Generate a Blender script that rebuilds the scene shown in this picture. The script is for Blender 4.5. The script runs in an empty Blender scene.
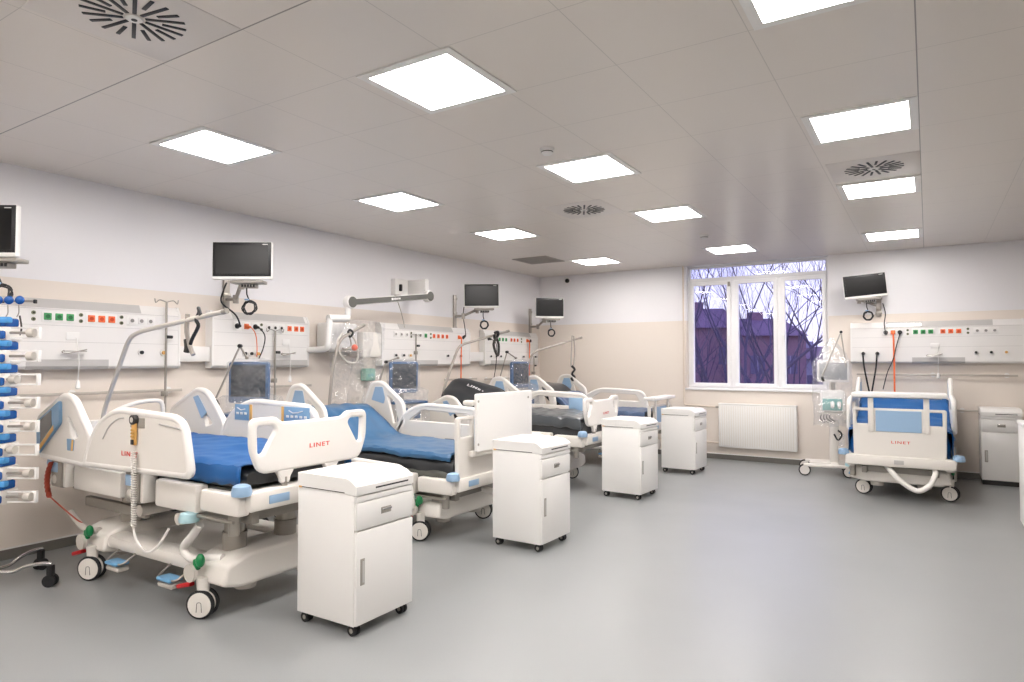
import bpy, bmesh, math, random
from mathutils import Vector, Matrix, noise, Euler
R = math.radians
PI = math.pi
C = bpy.context.scene.collection
S = bpy.context.scene
random.seed(7)

# ------------------------------------------------------------ camera
CZ = 1.67
YAW, PIT = R(32.34), R(1.76)
cam_d = bpy.data.cameras.new('camera'); cam = bpy.data.objects.new('camera', cam_d); C.objects.link(cam)
cam_d.sensor_width = 36; cam_d.lens = 656.8 * 36 / 1024; cam_d.clip_end = 500; cam_d.clip_start = .05
cam.location = (0, 0, CZ); cam.rotation_euler = (R(90) + PIT, 0, YAW)
S.camera = cam
S.view_settings.view_transform = 'Standard'; S.view_settings.look = 'None'
S.view_settings.exposure = 0.35; S.view_settings.gamma = 1.0; S.view_settings.use_curve_mapping = False

# ------------------------------------------------------------ world (dusk sky)
w = bpy.data.worlds.new('dusk_sky'); S.world = w; w.use_nodes = True
nt = w.node_tree; nt.nodes.clear()
o_ = nt.nodes.new('ShaderNodeOutputWorld'); bg = nt.nodes.new('ShaderNodeBackground')
tc = nt.nodes.new('ShaderNodeTexCoord'); sx = nt.nodes.new('ShaderNodeSeparateXYZ')
rp = nt.nodes.new('ShaderNodeValToRGB'); nz = nt.nodes.new('ShaderNodeTexNoise'); mx = nt.nodes.new('ShaderNodeMix')
mp = nt.nodes.new('ShaderNodeMapping'); mp.inputs['Scale'].default_value = (1, 1, 3.5)
mx.data_type = 'RGBA'; nz.inputs['Scale'].default_value = 3.0; nz.inputs['Detail'].default_value = 4
rp.color_ramp.elements[0].position = 0.0; rp.color_ramp.elements[0].color = (.62, .57, .74, 1)
rp.color_ramp.elements[1].position = .40; rp.color_ramp.elements[1].color = (.24, .34, 1.0, 1)
r2 = nt.nodes.new('ShaderNodeValToRGB'); r2.color_ramp.elements[0].position = .42; r2.color_ramp.elements[1].position = .62
nt.links.new(tc.outputs['Generated'], sx.inputs[0]); nt.links.new(sx.outputs['Z'], rp.inputs[0])
nt.links.new(tc.outputs['Generated'], mp.inputs[0]); nt.links.new(mp.outputs[0], nz.inputs['Vector'])
nt.links.new(nz.outputs[0], r2.inputs[0]); nt.links.new(r2.outputs[0], mx.inputs['Factor'])
nt.links.new(rp.outputs[0], mx.inputs['A']); mx.inputs['B'].default_value = (.62, .60, .78, 1)
nt.links.new(mx.outputs['Result'], bg.inputs[0]); bg.inputs[1].default_value = 1.75
nt.links.new(bg.outputs[0], o_.inputs[0])

LAMP_STRENGTH = 27.5

# ------------------------------------------------------------ materials
def lin(c):
    if isinstance(c, str):
        c = [int(c[i:i+2], 16) / 255 for i in (0, 2, 4)]
        return tuple(x / 12.92 if x <= .04045 else ((x + .055) / 1.055) ** 2.4 for x in c)
    return c
MATS = {}
def mat(name, col, rough=.5, metal=0, emit=0, bump=0, bscale=40, var=0, vscale=3, coat=0, trans=0):
    if name in MATS: return MATS[name]
    m = bpy.data.materials.new(name); m.use_nodes = True; n = m.node_tree
    b = n.nodes['Principled BSDF']; c = lin(col)
    b.inputs['Base Color'].default_value = (*c, 1); b.inputs['Roughness'].default_value = rough
    b.inputs['Metallic'].default_value = metal
    if coat: b.inputs['Coat Weight'].default_value = coat
    if emit:
        b.inputs['Emission Color'].default_value = (*c, 1); b.inputs['Emission Strength'].default_value = emit
    if var or bump:
        t = n.nodes.new('ShaderNodeTexCoord')
    if var:
        z = n.nodes.new('ShaderNodeTexNoise'); z.inputs['Scale'].default_value = vscale; z.inputs['Detail'].default_value = 5
        h = n.nodes.new('ShaderNodeMapRange'); h.inputs['To Min'].default_value = 1 - var; h.inputs['To Max'].default_value = 1 + var
        k = n.nodes.new('ShaderNodeVectorMath'); k.operation = 'SCALE'; k.inputs[0].default_value = c
        n.links.new(t.outputs['Object'], z.inputs['Vector']); n.links.new(z.outputs[0], h.inputs[0])
        n.links.new(h.outputs[0], k.inputs['Scale']); n.links.new(k.outputs[0], b.inputs['Base Color'])
    if bump:
        z = n.nodes.new('ShaderNodeTexNoise'); z.inputs['Scale'].default_value = bscale; z.inputs['Detail'].default_value = 3
        p = n.nodes.new('ShaderNodeBump'); p.inputs['Strength'].default_value = bump; p.inputs['Distance'].default_value = .01
        n.links.new(t.outputs['Object'], z.inputs['Vector']); n.links.new(z.outputs[0], p.inputs['Height'])
        n.links.new(p.outputs[0], b.inputs['Normal'])
    MATS[name] = m; return m

def film(name, amount, tint=(.975, .98, .99), scale=14, strength=.8):
    m = bpy.data.materials.new(name); m.use_nodes = True; n = m.node_tree; n.nodes.clear()
    o = n.nodes.new('ShaderNodeOutputMaterial'); tr = n.nodes.new('ShaderNodeBsdfTransparent'); gl = n.nodes.new('ShaderNodeBsdfGlossy')
    df = n.nodes.new('ShaderNodeBsdfDiffuse'); df.inputs[0].default_value = (.85, .85, .86, 1)
    gl.inputs['Roughness'].default_value = .12; gl.inputs[0].default_value = (1, 1, 1, 1); tr.inputs[0].default_value = (*tint, 1)
    mg = n.nodes.new('ShaderNodeMixShader'); mg.inputs[0].default_value = .55
    ms = n.nodes.new('ShaderNodeMixShader')
    tcn = n.nodes.new('ShaderNodeTexCoord'); nz = n.nodes.new('ShaderNodeTexNoise'); nz.inputs['Scale'].default_value = scale
    nz.inputs['Detail'].default_value = 6; nz.inputs['Distortion'].default_value = 1.5
    bp = n.nodes.new('ShaderNodeBump'); bp.inputs['Strength'].default_value = strength; bp.inputs['Distance'].default_value = .03
    rg = n.nodes.new('ShaderNodeMapRange'); rg.inputs['From Min'].default_value = .35; rg.inputs['From Max'].default_value = .75
    rg.inputs['To Min'].default_value = amount * .4; rg.inputs['To Max'].default_value = min(1, amount * 2.2)
    L = n.links.new
    L(tcn.outputs['Object'], nz.inputs['Vector']); L(nz.outputs[0], bp.inputs['Height']); L(nz.outputs[0], rg.inputs[0])
    L(bp.outputs[0], gl.inputs['Normal']); L(bp.outputs[0], df.inputs['Normal'])
    L(gl.outputs[0], mg.inputs[2]); L(df.outputs[0], mg.inputs[1]); L(rg.outputs[0], ms.inputs[0])
    L(tr.outputs[0], ms.inputs[1]); L(mg.outputs[0], ms.inputs[2]); L(ms.outputs[0], o.inputs[0])
    MATS[name] = m; return m

WHITE = mat('white_lacquer', 'e9e7e4', .32)
PLAST = mat('bed_plastic', 'e2ddd6', .38)
PLASTG = mat('warm_grey_plastic', 'c9c3bb', .45)
RIM = mat('rail_rim_plastic', 'ebe7e2', .33)
PANEL = mat('headwall_white', 'e6e3e0', .35)
PVC = mat('white_pvc', 'ecebec', .3)
BLUEP = mat('light_blue_plastic', '94b2d0', .4)
BLUEK = mat('control_blue', '7a9fc0', .45)
ORANGE = mat('orange_plastic', 'ee7440', .45)
AMBER = mat('amber_label', 'e0ae62', .5)
GREENP = mat('green_plastic', '3f9a5a', .45)
GREENL = mat('green_lever', '0f7a45', .35)
REDP = mat('red_plastic', 'c4161c', .4)
REDT = mat('red_lettering', 'd83a2a', .5)
METAL = mat('satin_metal', 'a9a49c', .35, .75)
GREYM = mat('grey_painted_metal', '9d9890', .45, .2)
POLE = mat('pole_grey', 'a8a199', .35, .3)
DARKM = mat('dark_metal', '3f3d3b', .5, .4)
CHROME = mat('chrome', 'cfcfcf', .15, 1)
BLACK = mat('black_plastic', '17171a', .45)
RUBBER = mat('black_rubber', '1c1c1e', .7)
SCREEN = mat('screen_glass', '050506', .28)
SCREENG = mat('grey_screen', '5b5e62', .25)
SHADE = mat('lamp_diffuser_grey', 'bebbb8', .3)
MBLUE = mat('mattress_blue', '055696', .5, bump=.12, bscale=9)
MBLUE2 = mat('steel_blue_cover', '32618a', .38, bump=.2, bscale=9, coat=.3)
MDARK = mat('black_vinyl', '2c2e31', .35, bump=.3, bscale=10, coat=.3)
MGREY = mat('olive_grey_vinyl', '55564f', .35, bump=.3, bscale=12, coat=.2)
MSLATE = mat('charcoal_cover', '4c5054', .33, bump=.3, bscale=10, coat=.4)
MNAVY = mat('slate_blue_cover', '4a5f80', .4, bump=.2, bscale=9)
VBLUE = mat('ventilator_blue', '31567f', .35)
TEAL = mat('teal_plastic', '7fb6b2', .3)
GREENBOX = mat('pale_green_plastic', '8fc4b0', .4)
SYR = mat('pump_blue', '1a549c', .25)
SYRL = mat('pump_cyan', '4b97d4', .2)
FILM = film('wrinkled_plastic_film', .08)
FILM2 = film('clear_plastic_bag', .17, scale=9)
CLEAR = film('clear_tube', .2, scale=3, strength=.1)
SKIRT = mat('skirting_grey', '6d6a64', .5)
BEIGE = mat('beige_trim', 'd8cabb', .5)

def glass():
    m = bpy.data.materials.new('window_glass'); m.use_nodes = True; n = m.node_tree; n.nodes.clear()
    o = n.nodes.new('ShaderNodeOutputMaterial'); t = n.nodes.new('ShaderNodeBsdfTransparent'); g = n.nodes.new('ShaderNodeBsdfGlossy')
    g.inputs['Roughness'].default_value = 0.0; t.inputs[0].default_value = (.97, .98, 1, 1)
    f = n.nodes.new('ShaderNodeFresnel'); f.inputs[0].default_value = 1.45; x = n.nodes.new('ShaderNodeMixShader')
    k_ = n.nodes.new('ShaderNodeMath'); k_.operation = 'MULTIPLY'; k_.inputs[1].default_value = .35; n.links.new(f.outputs[0], k_.inputs[0]); n.links.new(k_.outputs[0], x.inputs[0]); n.links.new(t.outputs[0], x.inputs[1]); n.links.new(g.outputs[0], x.inputs[2]); n.links.new(x.outputs[0], o.inputs[0])
    return m
GLASS = glass()

def wall_mat():
    m = bpy.data.materials.new('two_tone_wall'); m.use_nodes = True; n = m.node_tree; b = n.nodes['Principled BSDF']
    g = n.nodes.new('ShaderNodeNewGeometry'); s = n.nodes.new('ShaderNodeSeparateXYZ'); c = n.nodes.new('ShaderNodeMath'); c.operation = 'GREATER_THAN'
    c.inputs[1].default_value = 2.385; x = n.nodes.new('ShaderNodeMix'); x.data_type = 'RGBA'
    x.inputs['A'].default_value = (*lin('e2d8ce'), 1); x.inputs['B'].default_value = (*lin('e6e4e6'), 1)
    nz = n.nodes.new('ShaderNodeTexNoise'); nz.inputs['Scale'].default_value = 60; bp = n.nodes.new('ShaderNodeBump'); bp.inputs['Strength'].default_value = .05
    L = n.links.new
    L(g.outputs['Position'], s.inputs[0]); L(s.outputs['Z'], c.inputs[0]); L(c.outputs[0], x.inputs['Factor']); L(x.outputs['Result'], b.inputs['Base Color'])
    L(g.outputs['Position'], nz.inputs['Vector']); L(nz.outputs[0], bp.inputs['Height']); L(bp.outputs[0], b.inputs['Normal'])
    b.inputs['Roughness'].default_value = .38
    return m
WALL = wall_mat()
GX0, GDX, GY0, GDY = -.025, .7215, 2.04, .694      # ceiling panel grid

def ceiling_mat():
    m = bpy.data.materials.new('metal_ceiling_panels'); m.use_nodes = True; n = m.node_tree; b = n.nodes['Principled BSDF']; L = n.links.new
    g = n.nodes.new('ShaderNodeNewGeometry'); s = n.nodes.new('ShaderNodeSeparateXYZ'); L(g.outputs['Position'], s.inputs[0])
    def M(op, a, b_=None, c_=None):
        k = n.nodes.new('ShaderNodeMath'); k.operation = op
        for i, v in enumerate((a, b_, c_)):
            if v is None: continue
            if isinstance(v, (int, float)): k.inputs[i].default_value = v
            else: L(v, k.inputs[i])
        return k.outputs[0]
    def seam(coord, o, d, wd):
        f = M('FRACT', M('DIVIDE', M('SUBTRACT', coord, o), d))
        f = M('MINIMUM', f, M('SUBTRACT', 1.0, f))
        return M('LESS_THAN', f, wd / d)
    sxm = seam(s.outputs['X'], GX0, GDX, .0022); sym = seam(s.outputs['Y'], GY0, GDY, .0022)
    strong1 = M('LESS_THAN', M('ABSOLUTE', M('SUBTRACT', s.outputs['X'], GX0)), .0035)
    strong2 = M('LESS_THAN', M('ABSOLUTE', M('SUBTRACT', s.outputs['Y'], GY0)), .0045)
    st = M('MAXIMUM', strong1, strong2)
    tot = M('MAXIMUM', M('MULTIPLY', M('MAXIMUM', sxm, sym), .32), M('MULTIPLY', st, .75))
    x = n.nodes.new('ShaderNodeMix'); x.data_type = 'RGBA'; L(tot, x.inputs['Factor'])
    x.inputs['A'].default_value = (*lin('e0d8d0'), 1); x.inputs['B'].default_value = (*lin('5a544e'), 1)
    L(x.outputs['Result'], b.inputs['Base Color']); b.inputs['Roughness'].default_value = .30
    b.inputs['Specular IOR Level'].default_value = .7
    # each pressed panel sits with a tiny tilt of its own
    cx = M('FLOOR', M('DIVIDE', M('SUBTRACT', s.outputs['X'], GX0), GDX)); cy = M('FLOOR', M('DIVIDE', M('SUBTRACT', s.outputs['Y'], GY0), GDY))
    cb = n.nodes.new('ShaderNodeCombineXYZ'); L(cx, cb.inputs[0]); L(cy, cb.inputs[1])
    wn = n.nodes.new('ShaderNodeTexWhiteNoise'); wn.noise_dimensions = '3D'; L(cb.outputs[0], wn.inputs['Vector'])
    v1 = n.nodes.new('ShaderNodeVectorMath'); v1.operation = 'SUBTRACT'; L(wn.outputs['Color'], v1.inputs[0]); v1.inputs[1].default_value = (.5, .5, .5)
    v2 = n.nodes.new('ShaderNodeVectorMath'); v2.operation = 'SCALE'; L(v1.outputs[0], v2.inputs[0]); v2.inputs['Scale'].default_value = .008
    v3 = n.nodes.new('ShaderNodeVectorMath'); v3.operation = 'ADD'; L(v2.outputs[0], v3.inputs[0]); L(g.outputs['Normal'], v3.inputs[1])
    v4 = n.nodes.new('ShaderNodeVectorMath'); v4.operation = 'NORMALIZE'; L(v3.outputs[0], v4.inputs[0]); L(v4.outputs[0], b.inputs['Normal'])
    return m
CEIL = ceiling_mat()
def floor_mat():
    m = bpy.data.materials.new('grey_vinyl_floor'); m.use_nodes = True; n = m.node_tree; b = n.nodes['Principled BSDF']; L = n.links.new
    g = n.nodes.new('ShaderNodeNewGeometry'); nz = n.nodes.new('ShaderNodeTexNoise'); nz.inputs['Scale'].default_value = 140; nz.inputs['Detail'].default_value = 4
    n2 = n.nodes.new('ShaderNodeTexNoise'); n2.inputs['Scale'].default_value = 1.1; n2.inputs['Detail'].default_value = 4
    L(g.outputs['Position'], nz.inputs['Vector']); L(g.outputs['Position'], n2.inputs['Vector'])
    r = n.nodes.new('ShaderNodeMapRange'); r.inputs['To Min'].default_value = .93; r.inputs['To Max'].default_value = 1.07; L(nz.outputs[0], r.inputs[0])
    k = n.nodes.new('ShaderNodeVectorMath'); k.operation = 'SCALE'; k.inputs[0].default_value = lin('8e9090'); L(r.outputs[0], k.inputs['Scale']); L(k.outputs[0], b.inputs['Base Color'])
    q = n.nodes.new('ShaderNodeMapRange'); q.inputs['To Min'].default_value = .28; q.inputs['To Max'].default_value = .42; L(n2.outputs[0], q.inputs[0]); L(q.outputs[0], b.inputs['Roughness'])
    bp = n.nodes.new('ShaderNodeBump'); bp.inputs['Strength'].default_value = .04; L(nz.outputs[0], bp.inputs['Height']); L(bp.outputs[0], b.inputs['Normal'])
    return m
FLOOR = floor_mat()

# ------------------------------------------------------------ mesh helpers
def V(*a): return Vector(a)
class MB:
    def __init__(s): s.bm = bmesh.new()
    def _xf(s, vs, M):
        if M is not None: bmesh.ops.transform(s.bm, matrix=M, verts=vs)
    def box(s, x0, x1, y0, y1, z0, z1, bev=.0, M=None, seg=2):
        vs = bmesh.ops.create_cube(s.bm, size=1)['verts']
        for v in vs: v.co = V(x0 + (v.co.x + .5) * (x1 - x0), y0 + (v.co.y + .5) * (y1 - y0), z0 + (v.co.z + .5) * (z1 - z0))
        if bev:
            bev = min(bev, .49 * min(x1 - x0, y1 - y0, z1 - z0))
            es = list({e for v in vs for e in v.link_edges})
            r = bmesh.ops.bevel(s.bm, geom=es, offset=bev, segments=seg, affect='EDGES', profile=.5)
            vs = [v for v in {v for f in r['faces'] for v in f.verts}]
        s._xf(vs, M); return s
    def cyl(s, p0, p1, r0, r1=None, n=20, cap=True):
        p0, p1 = Vector(p0), Vector(p1); d = p1 - p0; r1 = r0 if r1 is None else r1
        vs = bmesh.ops.create_cone(s.bm, cap_ends=cap, segments=n, radius1=r0, radius2=r1, depth=d.length)['verts']
        M = Matrix.Translation((p0 + p1) / 2) @ d.to_track_quat('Z', 'Y').to_matrix().to_4x4(); s._xf(vs, M); return s
    def sph(s, c, r, sc=(1, 1, 1), n=16):
        vs = bmesh.ops.create_uvsphere(s.bm, u_segments=n, v_segments=max(6, n // 2), radius=r)['verts']
        s._xf(vs, Matrix.Translation(c) @ Matrix.Diagonal((*sc, 1))); return s
    def tube(s, pts, r, n=10, smooth=0, closed=False, radii=None):
        pts = [Vector(p) for p in pts]
        if smooth: pts = catmull(pts, smooth, closed); radii = None
        N = len(pts); rings = []; prev = None
        for i, p in enumerate(pts):
            a = pts[(i - 1) % N] if (i > 0 or closed) else p; b = pts[(i + 1) % N] if (i < N - 1 or closed) else p
            t = (b - a).normalized()
            if prev is None:
                u = t.orthogonal().normalized()
            else:
                u = prev - t * prev.dot(t)
                u = u.normalized() if u.length > 1e-6 else t.orthogonal().normalized()
            prev = u; v = t.cross(u); rr = radii[i] if radii else r
            rings.append([s.bm.verts.new(p + (u * math.cos(2 * PI * k / n) + v * math.sin(2 * PI * k / n)) * rr) for k in range(n)])
        for i in range(N if closed else N - 1):
            A, B = rings[i], rings[(i + 1) % N]
            for k in range(n):
                try: s.bm.faces.new((A[k], A[(k + 1) % n], B[(k + 1) % n], B[k]))
                except ValueError: pass
        if not closed:
            s.bm.faces.new(rings[0][::-1]); s.bm.faces.new(rings[-1])
        return s
    def prism(s, pts, t0, t1, M=None):
        a = [s.bm.verts.new((x, y, t0)) for x, y in pts]; b = [s.bm.verts.new((x, y, t1)) for x, y in pts]; n = len(pts)
        s.bm.faces.new(a[::-1]); s.bm.faces.new(b)
        for i in range(n): s.bm.faces.new((a[i], a[(i + 1) % n], b[(i + 1) % n], b[i]))
        s._xf(a + b, M); return s
    def lathe(s, prof, c=(0, 0, 0), n=20, M=None):
        rings = []
        for r, z in prof:
            rings.append([s.bm.verts.new((r * math.cos(2 * PI * k / n), r * math.sin(2 * PI * k / n), z)) for k in range(n)])
        for A, B in zip(rings, rings[1:]):
            for k in range(n): s.bm.faces.new((A[k], A[(k + 1) % n], B[(k + 1) % n], B[k]))
        s.bm.faces.new(rings[0][::-1]); s.bm.faces.new(rings[-1])
        vs = [v for q in rings for v in q]; s._xf(vs, (M or Matrix()) @ Matrix.Identity(4)); s._xf(vs, Matrix.Translation(c)); return s
    def add_mesh(s, me, M=None):
        k = len(s.bm.verts); s.bm.from_mesh(me); s.bm.verts.ensure_lookup_table(); s._xf(s.bm.verts[k:], M); return s
    def build(s, name, m, parent=None, smooth=True, loc=None):
        bmesh.ops.recalc_face_normals(s.bm, faces=s.bm.faces)
        me = bpy.data.meshes.new(name); s.bm.to_mesh(me); s.bm.free(); me.materials.append(m)
        if smooth:
            for p in me.polygons: p.use_smooth = True
            me.set_sharp_from_angle(angle=R(38))
        o = bpy.data.objects.new(name, me); C.objects.link(o)
        if parent is not None: o.parent = parent
        if loc: o.location = loc
        return o

def catmull(pts, k, closed=False):
    out = []; N = len(pts)
    for i in range(N if closed else N - 1):
        P = [pts[(i + j) % N] if closed else pts[min(max(i + j, 0), N - 1)] for j in (-1, 0, 1, 2)]
        for q in range(k):
            t = q / k; t2, t3 = t * t, t * t * t
            out.append(.5 * ((2 * P[1]) + (P[2] - P[0]) * t + (2 * P[0] - 5 * P[1] + 4 * P[2] - P[3]) * t2 + (3 * P[1] - P[0] - 3 * P[2] + P[3]) * t3))
    if not closed: out.append(pts[-1])
    return out
def fillet(pts, r, k=5, closed=True):
    """round the corners of a polyline of 2d or 3d points"""
    pts = [Vector(p) for p in pts]; N = len(pts); out = []
    rs = r if isinstance(r, (list, tuple)) else [r] * N
    for i, p in enumerate(pts):
        if not closed and i in (0, N - 1): out.append(p); continue
        a, b = pts[i - 1] - p, pts[(i + 1) % N] - p
        d = min(rs[i], a.length * .48, b.length * .48)
        if d <= 1e-5: out.append(p); continue
        A, B = p + a.normalized() * d, p + b.normalized() * d
        for q in range(k + 1):
            t = q / k; out.append(A * (1 - t) ** 2 + p * 2 * t * (1 - t) + B * t * t)
    return out
def temp_mesh(cu):
    o = bpy.data.objects.new('tmp', cu); C.objects.link(o)
    dg = bpy.context.evaluated_depsgraph_get(); me = bpy.data.meshes.new_from_object(o.evaluated_get(dg))
    bpy.data.objects.remove(o); bpy.data.curves.remove(cu); return me
def plate(outlines, t, bev=.006, res=2):
    """flat plate in XY with holes and rounded rims, thickness t about z=0"""
    cu = bpy.data.curves.new('tmp', 'CURVE'); cu.dimensions = '2D'; cu.fill_mode = 'BOTH'
    for pts in outlines:
        sp = cu.splines.new('POLY'); sp.points.add(len(pts) - 1); sp.use_cyclic_u = True
        for i, p in enumerate(pts): sp.points[i].co = (p[0], p[1], 0, 1)
    cu.extrude = max(0, t / 2 - bev); cu.bevel_depth = bev; cu.offset = -bev; cu.bevel_resolution = res
    return temp_mesh(cu)
def text_mesh(s, size, t=.001, bold=.0):
    cu = bpy.data.curves.new('tmp', 'FONT'); cu.body = s; cu.size = size; cu.extrude = t; cu.offset = bold
    cu.space_character = 1.25; cu.align_x = 'CENTER'; cu.align_y = 'CENTER'; me = temp_mesh(cu); me.transform(Matrix.Diagonal((1.22, .85, 1, 1))); return me
def basis(o, x, y, z):
    x, y, z = Vector(x), Vector(y), Vector(z)
    return Matrix(((x.x, y.x, z.x, o[0]), (x.y, y.y, z.y, o[1]), (x.z, y.z, z.z, o[2]), (0, 0, 0, 1)))
def XZ(y, flip=False):      # plate in the x-z plane at y
    return basis((0, y, 0), (1, 0, 0), (0, 0, 1), (0, -1, 0))
def YZ(x):                  # plate in the y-z plane at x, facing +x
    return basis((x, 0, 0), (0, 1, 0), (0, 0, 1), (1, 0, 0))
def empty(name, label, cat, loc=(0, 0, 0), rz=0, group=None):
    o = bpy.data.objects.new(name, None); C.objects.link(o); o.location = loc; o.rotation_euler = (0, 0, rz); o.empty_display_size = .1
    o['label'] = label; o['category'] = cat
    if group: o['group'] = group
    return o
def tag(o, label, cat, group=None, kind=None):
    o['label'] = label; o['category'] = cat
    if group: o['group'] = group
    if kind: o['kind'] = kind
    return o
def struct(o): o['kind'] = 'structure'; return o
def copy_tree(o, parent=None):
    c = o.copy(); C.objects.link(c)
    if parent is not None: c.parent = parent
    for ch in list(o.children): copy_tree(ch, c)
    return c
def rect(x0, x1, y0, y1, r=0, k=5):
    p = [(x0, y0), (x1, y0), (x1, y1), (x0, y1)]
    return fillet(p, r, k) if r else p

# ------------------------------------------------------------ room shell
H = 3.352; WX = -6.59; WY = 11.44; RX = 4.2; FY = -2.6
def slab(name, x0, x1, y0, y1, z0, z1, m): return struct(MB().box(x0, x1, y0, y1, z0, z1).build(name, m, smooth=False))
slab('floor', WX - .2, RX + .2, FY - .2, WY + .3, -.2, 0, FLOOR)
slab('ceiling', WX - .2, RX + .2, FY - .2, WY + .3, H, H + .25, CEIL)
slab('wall_left', WX - .2, WX, FY - .2, WY + .3, 0, H, WALL)
slab('wall_right', RX, RX + .2, FY - .2, WY + .3, 0, H, WALL)
slab('wall_front', WX, RX, FY - .2, FY, 0, H, WALL)
OX0, OX1, OZ0, OZ1 = -3.60, -1.32, 1.19, 3.345     # window opening
b = MB(); b.box(WX, OX0, WY, WY + .3, 0, H); b.box(OX1, RX, WY, WY + .3, 0, H); b.box(OX0, OX1, WY, WY + .3, 0, OZ0)
b.box(OX0, OX1, WY, WY + .3, OZ1, H); struct(b.build('wall_back', WALL, smooth=False))
for nm, bx in (('baseboard_left', (WX, WX + .012, FY, WY)), ('baseboard_back', (WX + .012, RX - .012, WY - .012, WY)), ('baseboard_right', (RX - .012, RX, FY, WY)),
               ('baseboard_front', (WX + .012, RX - .012, FY, FY + .012))):
    s_ = struct(MB().box(*bx, 0, .085).build(nm, SKIRT, smooth=False))
    c_ = MB().box(*bx, .085, .096).build('cap_strip', WHITE, s_, smooth=False)

# window 1: fixed transom above three casements
win = struct(MB().build('window_1', PVC))
fy0, fy1 = WY + .12, WY + .19
def frame_ring(x0, x1, z0, z1, wd, y0, y1, name, parent, m=PVC):
    me = plate([rect(x0, x1, z0, z1), rect(x0 + wd, x1 - wd, z0 + wd, z1 - wd)], y1 - y0, .006)
    return MB().add_mesh(me, XZ((y0 + y1) / 2)).build(name, m, parent)
fr = frame_ring(OX0, OX1, OZ0, OZ1, .045, fy0, fy1, 'window_frame', win)
MB().box(OX0 + .045, OX1 - .045, fy0, fy1, 3.055, 3.13, .006).build('transom_bar', PVC, win)
MB().box(OX0 + .045, OX1 - .045, fy0 + .03, fy0 + .036, 3.13, OZ1 - .045).build('pane', GLASS, win, False)
for i, (a, b_) in enumerate(((-3.56, -2.86), (-2.79, -2.10), (-2.04, -1.36))):
    sh = frame_ring(a, b_, OZ0 + .04, 3.06, .062, fy0 - .02, fy1 - .01, 'casement', win)
    MB().box(a + .06, b_ - .06, fy0 + .03, fy0 + .036, OZ0 + .10, 3.0).build('pane', GLASS, sh, False)
    if i < 2:
        MB().box(b_ + .0, b_ + .07, fy0, fy1, OZ0 + .045, 3.055, .004).build('mullion', PVC, win)
        hx = b_ - .03 if i == 0 else b_ + .085
        h = MB().box(hx - .012, hx + .012, fy0 - .032, fy0 - .02, 2.02, 2.10, .004); h.box(hx - .008, hx + .008, fy0 - .062, fy0 - .03, 2.05, 2.066, .003)
        h.box(hx - .009, hx + .009, fy0 - .066, fy0 - .052, 1.93, 2.066, .004); h.build('window_handle', WHITE, sh)
MB().box(OX0 - .02, OX1 + .02, WY - .03, fy0, OZ0 - .02, OZ0 + .012, .008).build('window_sill', PVC, win)
MB().box(-2.90, -2.86, fy0 - .035, fy0 - .015, 2.96, 3.04, .004).build('hinge', GREYM, win)

# ------------------------------------------------------------ ceiling fittings
LM = mat('led_panel_light', (1.0, .955, .925), emit=LAMP_STRENGTH)
cxs = [-4.70, -2.48, -.372]; cys = [3.085, 5.19, 7.27, 10.07, .99, -1.11]
names = {0: 'far left row', 1: 'middle row', 2: 'right row'}
wh = ['nearest lamp in view', 'second lamp', 'third lamp', 'furthest lamp', 'lamp beside the camera', 'lamp behind the camera']
proto = None
for i, x in enumerate(cxs):
    for j, y in enumerate(cys):
        lab = 'square ceiling light, %s of the %s' % (wh[j], ['left row above the bed heads', 'middle row', 'right row'][i])
        if proto is None:
            proto = empty('ceiling_light', lab, 'ceiling light', (x, y, H), 0, 'square ceiling lights')
            MB().add_mesh(plate([rect(-.345, .345, -.345, .345), rect(-.290, .290, -.290, .290)], .008, .003), Matrix.Translation((0, 0, -.004))).build('frame', WHITE, proto)
            MB().box(-.290, .290, -.290, .290, -.0075, -.002).build('diffuser', LM, proto, False)
        else:
            c = copy_tree(proto); c.location = (x, y, H); c['label'] = lab
diffs = [(-3.255, 1.685, 'round slotted air diffuser nearest the camera, at the top left of the ceiling'), (-3.2, 6.55, 'round slotted air diffuser in the middle of the ceiling between two rows of lights'),
         (-.372, 6.48, 'round slotted air diffuser on the right side between two square lights')]
dp = None; CEILP = mat('pressed_metal_plate', 'dcd5cf', .3)
for x, y, lab in diffs:
    if dp is None:
        dp = empty('air_diffuser', lab, 'air vent', (x, y, H), 0, 'round slotted air diffusers')
        MB().box(-.345, .345, -.345, .345, -.003, 0, .001).build('face_plate', CEILP, dp)
        for k in range(20):
            a = 2 * PI * (k + .5) / 20; r0, r1 = (.05, .228) if k % 2 == 0 else (.12, .228)
            M = Matrix.Rotation(a, 4, 'Z') @ Matrix.Translation((0, 0, -.0045))
            MB().box(r0, r1, -.0095, .0095, -.0025, .002, .001, M).build('slot', BLACK, dp)
        MB().lathe([(.001, -.013), (.035, -.013), (.04, -.008), (.001, -.008)], n=20).build('hub', WHITE, dp)
        MB().cyl((0, 0, -.0145), (0, 0, -.0125), .014).build('screw', DARKM, dp)
    else:
        c = copy_tree(dp); c.location = (x, y, H); c['label'] = lab
sp = None
for x, y, lab in ((-2.52, 4.50, 'small white smoke detector beside a light of the middle row'), (-2.50, 8.75, 'small white smoke detector far back, before the last light of the middle row')):
    if sp is None:
        sp = empty('smoke_detector', lab, 'smoke detector', (x, y, H), 0, 'ceiling smoke detectors')
        MB().lathe([(.055, 0), (.055, -.018), (.05, -.022)], n=28).build('base', WHITE, sp)
        MB().lathe([(.046, -.022), (.046, -.036), (.03, -.050), (.012, -.053)], n=28).build('sensor_head', WHITE, sp)
        MB().lathe([(.0475, -.026), (.0475, -.032)], n=28).build('vent_slot', DARKM, sp)
    else:
        c = copy_tree(sp); c.location = (x, y, H); c['label'] = lab
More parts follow.
